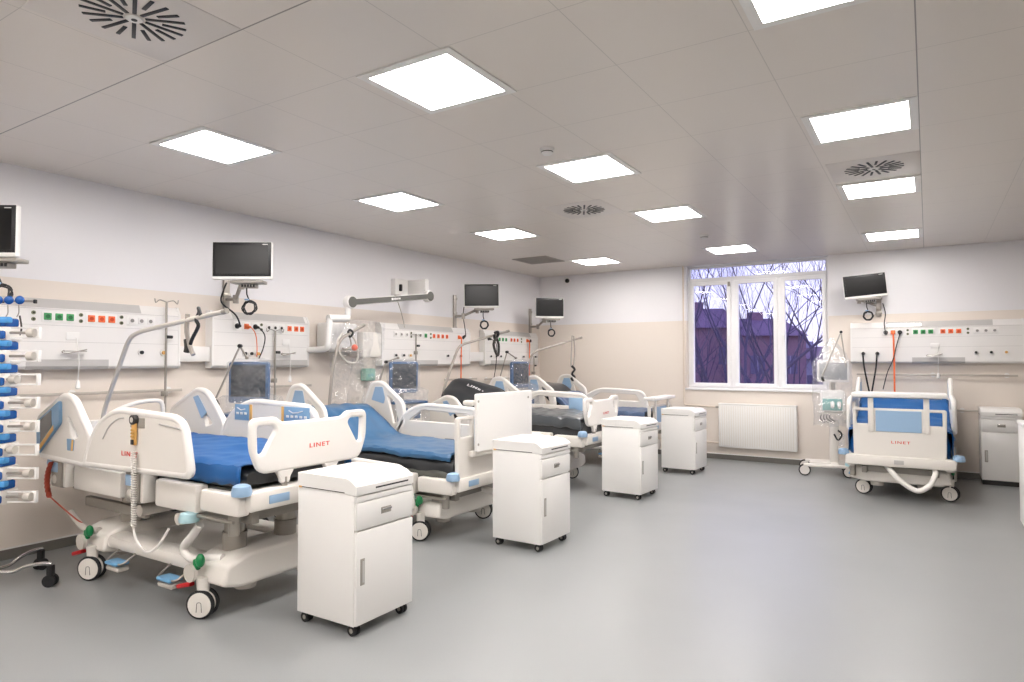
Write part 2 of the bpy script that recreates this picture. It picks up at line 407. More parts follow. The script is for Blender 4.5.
g = empty('ceiling_grille', 'dark square louvred vent in the ceiling near the far left corner', 'air vent', (-5.44, 9.42, H))
MB().add_mesh(plate([rect(-.32, .32, -.32, .32), rect(-.28, .28, -.28, .28)], .012, .003), Matrix.Translation((0, 0, -.006))).build('frame', GREYM, g)
MB().box(-.28, .28, -.28, .28, -.004, 0).build('backing', DARKM, g, False)
bb = MB()
for k in range(14): bb.box(-.28, .28, -.27 + k * .04, -.25 + k * .04, -.014, -.003, 0, None)
bb.build('louvres', GREYM, g, False)
g = empty('security_camera', 'small black dome camera under the ceiling in the far left corner', 'camera', (-5.93, WY, 3.25))
MB().cyl((0, 0, 0), (0, -.03, 0), .05).build('mount', WHITE, g); MB().sph((0, -.06, -.01), .045).build('dome', SCREEN, g)

# ------------------------------------------------------------ headwall supply panels
def text_part(s, size, M, m, parent, name='lettering', bold=.0):
    return MB().add_mesh(text_mesh(s, size, .0008, bold), M).build(name, m, parent, False)

def socket_unit(p, u, z, m, name='socket'):
    wells = {'green_plastic': '1d6a38', 'orange_plastic': 'c03c12', 'black_plastic': '050505'}
    if m is BLACK:
        s = MB().cyl((u, -.118, z), (u, -.130, z), .030, n=20).build(name, m, p)
    else:
        s = MB().box(u - .031, u + .031, -.128, -.118, z - .031, z + .031, .006).build(name, m if m is not METAL else PANEL, p)
    MB().cyl((u, -.1305, z), (u, -.127, z), .018, n=16).build('socket_well', DARKM if m is METAL else mat(m.name + '_well', wells.get(m.name, '8a8784'), .5), s)
    return s
def headwall(label, L, wall, start, groups, gas, lamps_top, lamps_low, cover=None, group='white headwall supply panels'):
    """local frame: u along the wall (x), -y out of the wall, z up. wall='left' or 'back'"""
    if wall == 'left': e = empty('headwall_panel', label, 'headwall panel', (WX, start, 0), R(90), group)
    else: e = empty('headwall_panel', label, 'headwall panel', (start, WY, .04), 0, group)
    e.location = (e.location.x, e.location.y * .982, 0) if wall == 'left' else (e.location.x * .9895, WY, .04); e.scale = (.982 if wall == 'left' else .9895, 1, 1)
    # profile of the trunking extruded along u: (out, z)
    prof = [(0, 1.60), (.10, 1.60), (.12, 1.625), (.12, 2.135), (.075, 2.215), (0, 2.215)]
    Mx = basis((0, 0, 0), (0, -1, 0), (0, 0, 1), (-1, 0, 0))      # u = -w
    MB().prism(prof, -L, 0, Mx).build('body', PANEL, e, False)
    for x in (-.005, L - .015): MB().prism([(a + (.004 if a else 0), z + (.004 if z > 1.7 else -.004)) for a, z in prof], -x - .02, -x, Mx).build('end_cap', WHITE, e, False)
    b = MB()
    for z in (1.84, 1.985, 2.125): b.box(.02, L - .02, -.1215, -.119, z - .0015, z + .0015)
    b.build('trim_line', SHADE, e, False)
    for a, c in lamps_top:
        q = MB().prism([(.1215, 2.135), (.0765, 2.216), (.071, 2.214), (.115, 2.135)], -c, -a, Mx).build('lamp_cover', SHADE, e, False)
    for a, c in lamps_low:
        MB().prism([(.1215, 1.685), (.1215, 1.626), (.101, 1.597), (.05, 1.597), (.05, 1.603), (.10, 1.604), (.116, 1.63), (.116, 1.685)], -c, -a, Mx).build('reading_lamp', SHADE, e, False)
    for kind, us in groups:
        if kind == 'dots':
            for u in us:
                for dz in (-.028, .028):
                    k = MB().cyl((u, -.119, 2.06 + dz), (u, -.126, 2.06 + dz), .017, n=14).build('earth_terminal', mat('olive_terminal', '7b7f62', .4, .5), e)
                    MB().cyl((u, -.126, 2.06 + dz), (u, -.13, 2.06 + dz), .008, n=10).build('terminal_pin', BLACK, k)
            continue
        m = {'d': METAL, 'g': GREENP, 'o': ORANGE, 'w': PANEL, 'k': BLACK}[kind]
        MB().box(min(us) - .05, max(us) + .05, -.123, -.119, 2.012, 2.108, .004).build('socket_plate', WHITE, e)
        for u in us: socket_unit(e, u, 2.06, m)
    for u, m in gas:
        k = MB().cyl((u, -.119, 1.755), (u, -.135, 1.755), .03, n=18).build('gas_outlet', WHITE, e)
        MB().cyl((u, -.134, 1.755), (u, -.15, 1.755), .018, n=14).build('outlet_ring', m, k)
    return e
OLI = mat('olive_terminal', '7b7f62', .4, .5)
P0 = 1.2
headwall('long white headwall panel with green and orange sockets, nearest on the left wall', 3.93 - P0, 'left', P0,
         [('g', [2.71 - P0, 2.80 - P0, 2.89 - P0]), ('o', [3.07 - P0, 3.16 - P0, 3.25 - P0]), ('dots', [2.60 - P0, 2.98 - P0, 3.34 - P0]), ('w', [3.44 - P0, 3.53 - P0, 3.62 - P0])],
         [(3.53 - P0, BLACK), (3.75 - P0, AMBER)], [(1.35 - P0, 3.53 - P0)], [(2.55 - P0, 3.23 - P0)])
br = MB().box(WX, WX + .10, 3.875, 4.21, 1.665, 1.825, .006).build('cable_duct', PANEL)
tag(br, 'short white cable duct joining the two nearest headwall panels', 'cable duct')
P1 = 4.30
headwall('white headwall panel behind the second bed with orange and black sockets', 5.62 - P1, 'left', P1,
         [('k', [4.60 - P1]), ('o', [4.72 - P1]), ('k', [4.835 - P1]), ('dots', [4.92 - P1]), ('d', [5.02 - P1, 5.11 - P1, 5.20 - P1]), ('o', [5.32 - P1, 5.42 - P1, 5.51 - P1])],
         [(4.70 - P1, BLACK), (4.78 - P1, BLACK), (4.87 - P1, AMBER)], [(4.55 - P1, 5.56 - P1)], [(4.90 - P1, 5.60 - P1)])
P2 = 6.93
headwall('white headwall panel behind the third bed, right of the grey examination lamp', 9.07 - P2, 'left', P2,
         [('w', [7.22 - P2, 7.34 - P2, 7.46 - P2]), ('dots', [7.56 - P2]), ('d', [7.66 - P2, 7.76 - P2]), ('g', [7.90 - P2]), ('dots', [8.02 - P2]), ('o', [8.10 - P2, 8.21 - P2, 8.32 - P2, 8.43 - P2]), ('k', [8.87 - P2]), ('o', [8.75 - P2])],
         [(7.21 - P2, BLACK), (7.38 - P2, BLACK), (7.53 - P2, AMBER), (8.44 - P2, BLACK), (8.62 - P2, BLACK), (8.79 - P2, BLACK)], [(7.30 - P2, 8.60 - P2)], [(7.0 - P2, 8.2 - P2)])
br = MB().box(WX, WX + .10, 8.925, 9.335, 1.665, 1.825, .006).build('cable_duct', PANEL)
tag(br, 'short white cable duct joining the two headwall panels furthest down the left wall', 'cable duct')
P3 = 9.52
headwall('furthest white headwall panel on the left wall, by the room corner', 11.36 - P3, 'left', P3,
         [('k', [9.62 - P3]), ('dots', [9.85 - P3]), ('g', [9.98 - P3, 10.09 - P3, 10.20 - P3]), ('o', [10.38 - P3, 10.49 - P3, 10.60 - P3]), ('dots', [10.74 - P3]), ('o', [10.95 - P3]), ('k', [11.08 - P3])],
         [(9.68 - P3, BLACK), (9.85 - P3, BLACK), (10.0 - P3, BLACK), (10.8 - P3, BLACK), (11.02 - P3, BLACK), (11.24 - P3, BLACK)], [(9.86 - P3, 11.1 - P3)], [(9.7 - P3, 10.4 - P3)])
P4 = -1.01
headwall('long white headwall panel on the window wall above the single bed', 1.125 - P4, 'back', P4,
         [('k', [-.535 - P4]), ('o', [-.44 - P4]), ('k', [-.35 - P4]), ('dots', [-.25 - P4]), ('g', [-.15 - P4, -.055 - P4, .04 - P4]), ('o', [.19 - P4, .285 - P4, .38 - P4]), ('dots', [.49 - P4]), ('w', [.60 - P4, .70 - P4, .80 - P4])],
         [(-.84 - P4, BLACK), (-.65 - P4, BLACK), (.58 - P4, BLACK), (.755 - P4, BLACK), (.925 - P4, AMBER)], [(-.53 - P4, .78 - P4)], [(-.2 - P4, .45 - P4)])

MB().box(-.52, -.08, WY - .118, WY - .095, 2.19, 2.225, .006).build('lit_tube', mat('lit_tube', (1, .97, .93), emit=2.2), bpy.data.objects['headwall_panel.004']).matrix_parent_inverse = Matrix.Translation((P4, WY, .04)).inverted()
# equipment rails on the walls
def eq_rail(label, wall, a, c, z, group='steel equipment rails under the headwall panels'):
    e = empty('equipment_rail', label, 'wall rail', (WX, a, z) if wall == 'left' else (a, WY, z), R(90) if wall == 'left' else 0, group)
    L = c - a; MB().box(0, L, -.062, -.050, -.014, .014, .003).build('rail_bar', mat('pale_rail', 'bdb5ab', .4, .3), e)
    n = max(2, int(L / .9) + 1)
    for k in range(n):
        u = .12 + (L - .24) * k / (n - 1)
        b = MB().cyl((u, 0, 0), (u, -.012, 0), .035, n=16); b.cyl((u, -.01, 0), (u, -.05, 0), .014, n=12); b.build('bracket', WHITE, e)
for lab, wl_, a, c, z in (('steel equipment rail under the nearest left headwall panel', 'left', 1.9, 3.93, 1.375),
                     ('short steel equipment rail under the second left headwall panel', 'left', 4.85, 5.62, 1.37),
                     ('short steel equipment rail under the third left headwall panel, behind the blue mattress', 'left', 7.0, 7.45, 1.37),
                     ('short steel equipment rail beside the orange hose under the third left headwall panel', 'left', 8.3, 9.2, 1.37),
                     ('short steel equipment rail under the left end of the furthest left headwall panel', 'left', 9.43, 10.3, 1.355),
                     ('short steel equipment rail in the far left corner', 'left', 10.85, 11.38, 1.36),
                     ('long steel equipment rail on the window wall above the single bed', 'back', -.93, 1.045, 1.47),
                     ('lower steel equipment rail on the window wall behind the right locker', 'back', .28, 1.045, .965)):
    eq_rail(lab, wl_, a, c, z)

# ------------------------------------------------------------ monitors
def monitor(label, loc, nrm_deg, wd, ht, roll, mount, cable=True):
    e = empty('patient_monitor', label, 'monitor', loc, R(nrm_deg), 'wall mounted patient monitors')
    Mr = Matrix.Rotation(R(roll), 4, 'Y')
    def tr(b): bmesh.ops.transform(b.bm, matrix=Mr, verts=b.bm.verts); return b
    # local front faces -y
    b = MB().add_mesh(plate([rect(-wd / 2, wd / 2, -ht / 2, ht / 2, .018)], .05, .008), basis((0, 0, 0), (1, 0, 0), (0, 0, 1), (0, -1, 0)))
    tr(b).build('housing', WHITE, e)
    b = MB().box(-wd / 2 + .006, wd / 2 - .006, -.0285, -.0235, -ht / 2 + .032, ht / 2 - .006, .002); tr(b).build('bezel', BLACK, e)
    b = MB().box(-wd / 2 + .035, wd / 2 - .035, -.0300, -.0275, -ht / 2 + .052, ht / 2 - .035); tr(b).build('screen', SCREEN, e, False)
    b = MB().box(wd / 2 - .09, wd / 2 - .04, -.0310, -.0275, ht / 2 - .03, ht / 2 - .024); tr(b).build('logo_mark', WHITE, e, False)
    b = MB().box(-.10, .10, .02, .08, -ht / 2 + .05, ht / 2 - .06, .01); tr(b).build('rear_housing', PLASTG, e)
    # module rack under the screen
    b = MB().box(-.12, .20, -.02, .12, -ht / 2 - .035, -ht / 2 - .005, .006); b.box(-.02, .12, 0, .10, -ht / 2 - .075, -ht / 2 - .035, .006); tr(b).build('module_tray', GREYM, e)
    b = MB()
    for k in range(5): b.box(-.01 + k * .028, .008 + k * .028, -.012, .0, -ht / 2 - .07, -ht / 2 - .045, .003)
    tr(b).build('connector_ports', BLACK, e)
    # arm to the wall channel, expressed in the local frame
    Mi = (Matrix.Translation(loc) @ Matrix.Rotation(R(nrm_deg), 4, 'Z')).inverted()
    p = [Mi @ Vector(mount), Mi @ (Vector(mount) + Vector(mount_out(mount)) * .16), Vector((-.06, .12, -ht / 2 - .02)), Vector((-.04, .08, -ht / 2 + .03))]
    MB().tube(p, .020, 10).build('support_arm', GREYM, e)
    b = MB().tube([p[1] + V(0, 0, .04), p[1] - V(0, 0, .05)], .03, 14); b.tube([p[2] + V(0, 0, .03), p[2] - V(0, 0, .06)], .028, 14); b.build('arm_joint', POLE, e)
    if cable:
        a0 = V(.03, .03, -ht / 2 - .06); cc = V(.05, .05, -ht / 2 - .27)
        pts = [a0, a0 + V(0, 0, -.08)]
        for k in range(0, 34): 
            t = 2 * PI * k / 11 + PI / 2; rr = .062 + .010 * math.sin(k * 1.3)
            pts.append(cc + V(rr * math.cos(t), .012 * math.sin(k * .7), rr * math.sin(t)))
        MB().tube(pts, .007, 6, smooth=2).build('coiled_cable', BLACK, e)
        MB().box(a0.x - .02, a0.x + .02, a0.y - .012, a0.y + .012, -ht / 2 - .20, -ht / 2 - .185, .004).build('cable_tie', BLUEP, e)
    return e
def mount_out(m): return (1, 0, 0) if abs(m[0] - WX) < .05 else (0, -1, 0)
def at(px, py, depth):
    u, v = (px - 512) / 656.8, (341 - py) / 656.8
    d = math.cos(PIT) - v * math.sin(PIT); z = math.sin(PIT) + v * math.cos(PIT); s, c = math.sin(YAW), math.cos(YAW)
    return Vector((c * u - s * d, s * u + c * d, z)) * depth + Vector((0, 0, CZ))
def wall_channel(label, wall, u, z0, z1):
    e = empty('wall_channel', label, 'wall bracket', (WX, u, z0) if wall == 'left' else (u, WY, z0), R(90) if wall == 'left' else 0, 'vertical monitor mounting channels')
    MB().box(-.035, .035, -.03, 0, 0, z1 - z0, .004).build('channel', POLE, e)
    b = MB()
    for k in (.1, .5, .9): b.box(-.045, .045, -.036, -.012, (z1 - z0) * k - .02, (z1 - z0) * k + .02, .003)
    b.build('clamp', METAL, e)
for lab, chl, c, dep, nrm, wd, ht, roll, mt in (
    ('black patient monitor cut off by the left picture edge, high on the wall', 'steel wall channel holding the monitor at the left picture edge', (-8, 231), 5.0, 34, .40, .40, 0, 1.75),
    ('large black patient monitor above the gap between the first two beds', 'steel wall channel under the large monitor above the first two beds', (243, 261), 6.5, 33, .585, .375, 0, 4.45),
    ('black patient monitor with looped cable above the third bed, tilted slightly', 'steel wall channel left of the monitor above the third bed', (481.5, 296), 10.6, 40, .56, .385, -1.0, 8.62),
    ('black patient monitor furthest along the left wall, close to the room corner', 'steel wall channel left of the furthest monitor on the left wall', (549.5, 308), 12.1, 44, .53, .37, 0, 11.05)):
    p = at(*c, dep)
    zc = p.z - ht / 2 - .12
    wall_channel(chl, 'left', mt, zc - .25, zc + .35)
    monitor(lab, p, nrm, wd, ht, roll, (WX + .03, mt, zc))
p = at(864.5, 286, 9.85)
wall_channel('steel wall channel behind the tilted monitor on the window wall', 'back', -.62, 2.35, 2.9)
monitor('black patient monitor on the window wall, tilted down to its left', p, 12, .575, .35, 5.0 * -1, (-.62, WY - .03, 2.5))

# ------------------------------------------------------------ radiator and pipes
e = empty('radiator', 'wide white panel radiator under the window', 'radiator', (-3.02, WY, .22))
b = MB().box(0, 1.23, -.12, -.03, 0, .73, .012); b.build('panel', WHITE, e)
b = MB()
for k in range(32): b.box(.02 + k * .0372, .035 + k * .0372, -.1225, -.118, .03, .70, .001)
b.build('rib_channels', PLAST, e)
MB().box(-.004, 1.234, -.124, -.026, .715, .738, .004).build('top_grille', WHITE, e)
b = MB(); b.cyl((.1, -.03, .6), (.1, 0, .6), .02); b.cyl((1.1, -.03, .6), (1.1, 0, .6), .02); b.cyl((.1, -.03, .1), (.1, 0, .1), .02); b.cyl((1.1, -.03, .1), (1.1, 0, .1), .02); b.build('bracket', METAL, e)
b = MB().tube([(-.004, -.06, .67), (-.06, -.06, .67)], .02, 12); b.build('valve', METAL, e)
b = MB().tube(fillet([V(-3.08, WY - .06, .89), V(-3.57, WY - .06, .905), V(-3.63, WY - .06, .91), V(-3.63, WY - .06, H - .01)], .03, 5, False), .013, 10)
b.tube(fillet([V(-3.03, WY - .05, .28), V(-3.5, WY - .05, .285), V(-5.0, WY - .05, .29)], .03, 5, False), .013, 10)
tag(b.build('heating_pipe', BEIGE), 'thin beige heating pipes running from the radiator up beside the window', 'pipe')

# ------------------------------------------------------------ bedside lockers
def locker(label, loc, rz, D=.525, W=.515, Ht=.955, group='white bedside lockers', wheels=True, label_bar=True):
    """front faces local +x; x 0..D back to front, y centred"""
    e = empty('bedside_locker', label, 'bedside locker', loc, rz, group)
    zb = .068
    b = MB().box(0, D - .02, -W / 2, W / 2, zb, Ht - .10, .004); b.build('carcass', WHITE, e)
    # sloping top with raised lip
    prof = fillet([(-.002, Ht - .10), (D + .002, Ht - .10), (D + .002, Ht - .045), (D - .05, Ht - .010), (D - .085, Ht), (-.002, Ht)], [0, .004, .006, .012, .02, .006], 4)
    MB().add_mesh(plate([prof], W + .004, .003), basis((0, 0, 0), (1, 0, 0), (0, 0, 1), (0, -1, 0))).build('top', WHITE, e)
    MB().add_mesh(plate([rect(.03, D - .11, -W / 2 + .03, W / 2 - .03, .02), rect(.045, D - .125, -W / 2 + .045, W / 2 - .045, .015)], .010, .004), Matrix.Translation((0, 0, Ht + .002))).build('top_rim', RIM, e)
    f = D - .02
    MB().box(f + .012, f + .0225, -W / 2 + .16, W / 2 - .05, Ht - .078, Ht - .066, .002).build('pull_out_slot', BLACK, e)
    MB().box(f - .002, f + .018, -W / 2 + .004, W / 2 - .004, Ht - .142, Ht - .108, .003).build('pull_out_tray', WHITE, e)
    dr = MB().box(f, f + .02, -W / 2 + .003, W / 2 - .003, Ht - .31, Ht - .148, .004).build('drawer', WHITE, e)
    h = MB().box(f + .018, f + .022, -.045, .045, Ht - .245, Ht - .205, .002); h.build('handle_recess', METAL, dr)
    h = MB().box(f + .02, f + .034, -.040, .040, Ht - .222, Ht - .210, .003); h.build('drawer_handle', CHROME, dr)
    do = MB().box(f, f + .02, -W / 2 + .003, W / 2 - .003, zb + .006, Ht - .322, .004).build('door', WHITE, e)
    h = MB().box(f + .0175, f + .023, -W / 2 + .035, -W / 2 + .072, .31, .47, .003); h.build('door_handle', METAL, do)
    h = MB().box(f + .0225, f + .0245, -W / 2 + .050, -W / 2 + .066, .325, .455, .001); h.build('handle_recess', SHADE, do)
    MB().box(.04, D - .10, -W / 2 - .0035, -W / 2 - .001, Ht - .092, Ht - .087).build('side_groove', DARKM, e)
    if label_bar: MB().box(.012, .04, -W / 2 - .0045, -W / 2 - .0015, Ht - .095, Ht - .084).build('amber_mark', AMBER, e)
    if wheels:
        for sx_ in (.045, D - .06):
            for sy_ in (-1, 1):
                y = sy_ * (W / 2 - .045)
                b = MB().box(sx_ - .028, sx_ + .02, y - .016, y + .016, .055, zb + .004, .005); k = b.build('caster', BLACK, e)
                for s2 in (-1, 1):
                    wb = MB().cyl((sx_, y + s2 * .006, .032), (sx_, y + s2 * .024, .032), .032, n=20); wb.build('wheel', RUBBER, k)
                    MB().cyl((sx_, y + s2 * .022, .032), (sx_, y + s2 * .0255, .032), .014, n=14).build('wheel_hub', GREYM, k)
    else:
        MB().box(.02, D - .05, -W / 2 + .01, W / 2 - .01, 0, zb, 0).build('plinth', DARKM, e, False)
    return e
locker('large white bedside locker in front of the nearest bed', (-3.45, 3.125, 0), R(0))
locker('white bedside locker at the foot of the second bed with upright white board', (-3.375, 5.265, 0), R(-1))
locker('white bedside locker third from the front, beside the dark mattress bed', (-3.43, 7.78, 0), R(-3))
locker('furthest white bedside locker of the row, left of the radiator', (-3.42, 9.90, 0), R(-2.5))
locker('white bedside locker on a dark plinth against the window wall at right', (.815, 11.41, 0), R(-90), D=.47, W=.45, Ht=1.03, wheels=False, label_bar=False)

# drawer cart at the right picture edge
e = empty('drawer_cart', 'white drawer cart cut off by the right picture edge', 'cart', (.73, 7.62, 0), R(0))
MB().box(0, .60, 0, .45, .12, 1.06, .012).build('body', WHITE, e); MB().box(-.01, .61, -.03, .46, 1.06, 1.10, .012).build('top', WHITE, e)
for k in range(4):
    z = .15 + k * .225
    d_ = MB().box(.02, .58, -.018, 0, z, z + .215, .006).build('drawer', WHITE, e)
    MB().box(.03, .20, -.035, -.016, z + .13, z + .16, .006).build('drawer_handle', METAL, d_)
for x_ in (.06, .54):
    for y_ in (.06, .39):
        k = MB().box(x_ - .02, x_ + .02, y_ - .02, y_ + .02, .07, .125, .005).build('caster', METAL, e)
        MB().cyl((x_ - .015, y_, .045), (x_ + .015, y_, .045), .045).build('wheel', RUBBER, k)
#PART2
# ------------------------------------------------------------ hospital beds
def mattress(name, prof, th, hw, m, parent, amp=.008, seed=0, n=44, sc=5, drop=0):
    """prof: (x, z_top) stations from head to foot"""
    xs0, xs1 = prof[0][0], prof[-1][0]; b = MB(); rings = []
    K = 28
    for i in range(n + 1):
        x = xs0 + (xs1 - xs0) * i / n
        for (a, za), (c, zc) in zip(prof, prof[1:]):
            if a <= x <= c + 1e-6:
                t = (x - a) / (c - a); t = t * t * (3 - 2 * t); zt = za + (zc - za) * t; break
        e = min(i, n - i) / 2.0; k = 1 if e >= 1 else (.55 + .45 * math.sqrt(max(0, e * (2 - e))))
        ring = []
        for q in range(K):
            an = 2 * PI * q / K; cy, sy = math.cos(an), math.sin(an)
            y = hw * (k * .15 + .85) * math.copysign(abs(cy) ** .35, cy); z = zt - th / 2 + th / 2 * k * math.copysign(abs(sy) ** .4, sy)
            nv = noise.noise_vector(V(x * sc, y * sc + seed, z * sc + seed * 2)); f = noise.noise(V(x * sc * 2.5 + seed, y * sc * 1.2, z * 3))
            z += nv.z * amp + f * amp * .6; y += nv.y * amp * 1.3
            if drop and abs(cy) > .6: z -= drop * (abs(cy) - .6) * (1 + .6 * noise.noise(V(x * 4, seed, 0))) if sy < .5 else 0
            ring.append(b.bm.verts.new((x, y, z)))
        rings.append(ring)
    for A, B in zip(rings, rings[1:]):
        for q in range(K): b.bm.faces.new((A[q], A[(q + 1) % K], B[(q + 1) % K], B[q]))
    b.bm.faces.new(rings[0][::-1]); b.bm.faces.new(rings[-1])
    return b.build(name, m, parent)
def sheet(name, prof, hw, dropf, m, parent, amp=.01, seed=0, n=50):
    b = MB(); rows = []
    xs0, xs1 = prof[0][0], prof[-1][0]; J = 30
    for i in range(n + 1):
        x = xs0 + (xs1 - xs0) * i / n
        for (a, za), (c, zc) in zip(prof, prof[1:]):
            if a <= x <= c + 1e-6:
                t = (x - a) / (c - a); t = t * t * (3 - 2 * t); zt = za + (zc - za) * t; break
        dr = dropf * (1 + .55 * noise.noise(V(x * 2.6 + seed, 3, 1)) + .2 * noise.noise(V(x * 9, seed, 1)))
        row = []
        for j in range(J + 1):
            s = -1 + 2 * j / J; L = hw + dr; d = abs(s) * L
            if d <= hw - .03: y, z = d, zt
            elif d < hw + .03:
                t = (d - hw + .03) / .06; y = hw - .03 + .045 * math.sin(t * PI / 2); z = zt - .045 * (1 - math.cos(t * PI / 2))
            else: y = hw + .015 + .012 * noise.noise(V(x * 8, d * 5, seed)); z = zt - .045 - (d - hw - .03)
            z += amp * noise.noise(V(x * 5, s * 4, seed)) + amp * .6 * noise.noise(V(x * 12, s * 5, seed + 5))
            row.append(b.bm.verts.new((x, math.copysign(y, s), z + .012)))
        rows.append(row)
    for A, B in zip(rows, rows[1:]):
        for j in range(J): b.bm.faces.new((A[j], A[j + 1], B[j + 1], B[j]))
    o = b.build(name, m, parent)
    md = o.modifiers.new('thickness', 'SOLIDIFY'); md.thickness = .006
    return o

MID_A = [(-1.83, .885), (-1.66, 1.19), (-1.39, 1.325), (-.62, 1.295), (-.53, 1.24), (-.45, .915)]
MID_HOLE = [(-1.55, 1.13), (-1.36, 1.255), (-.69, 1.23), (-.62, 1.12)]
HEAD_UP = [(-2.55, .90), (-2.58, 1.20), (-2.15, 1.415), (-2.00, 1.39), (-1.73, 1.10), (-1.78, .875)]
HEAD_RAISED = [(-2.30, .86), (-2.30, 1.12), (-2.16, 1.41), (-2.00, 1.43), (-1.66, 1.18), (-1.62, .92), (-1.74, .78)]
SIDE = {-1: 'near', 1: 'far'}
def rail_panel(parent, outline, holes, y, z, rad, hr=.03, name='side_rail', t=.045, rim=True):
    o = [(a, c + z) for a, c in outline]; hs = [[(a, c + z) for a, c in h] for h in holes]
    me = plate([fillet(o, rad)] + [fillet(h, hr) for h in hs], t, .012)
    p = MB().add_mesh(me, XZ(y)).build(name, PLAST, parent)
    if rim:
        pts = [V(q[0], y, q[1]) for q in fillet(o, rad)]
        cx = sum(q.x for q in pts) / len(pts); cz = sum(q.z for q in pts) / len(pts)
        pts = [V(q.x + (cx - q.x) * .02, y, q.z + (cz - q.z) * .05) for q in pts]
        zmin = min(q.z for q in pts)
        MB().tube(pts, .0285, 10, closed=True).build('rail_rim', RIM, p)
    return p
def bed_wheel(parent, x, y, s, pedal=True, r=.093, swivel=0):
    """twin disc castor; s is the outward side (sign of y)"""
    sw = Matrix.Translation((x, y, 0)) @ Matrix.Rotation(swivel, 4, 'Z') @ Matrix.Translation((-x, -y, 0))
    b = MB().cyl((x, y, .15), (x, y, .26), .035, .045); b.box(x - .045, x + .045, y - .012, y + .012, .10, .19, .01); c = b.build('caster', PLAST, parent)
    for q in (-1, 1):
        yy = y + q * .030
        MB().lathe([(r * .93, -.013), (r, -.008), (r, .008), (r * .93, .013)], (x, yy, r), 32, Matrix.Rotation(R(90), 4, 'X')).build('tyre', RUBBER, c).matrix_local = sw
        wc = MB().lathe([(.02, -.019), (r * .84, -.016), (r * .86, 0), (r * .84, .016), (.02, .019)], (x, yy, r), 32, Matrix.Rotation(R(90), 4, 'X')).build('wheel_cover', PLAST, c)
        wc.matrix_local = sw
        pts = fillet([V(x - .018, yy + q * .0185, r - .045), V(x - .014, yy + q * .0185, r + .018), V(x + .014, yy + q * .0185, r + .018), V(x + .018, yy + q * .0185, r - .045)], .012, 4, False)
        MB().tube(pts, .0022, 6).build('cover_outline', DARKM, c).matrix_local = sw
    return c
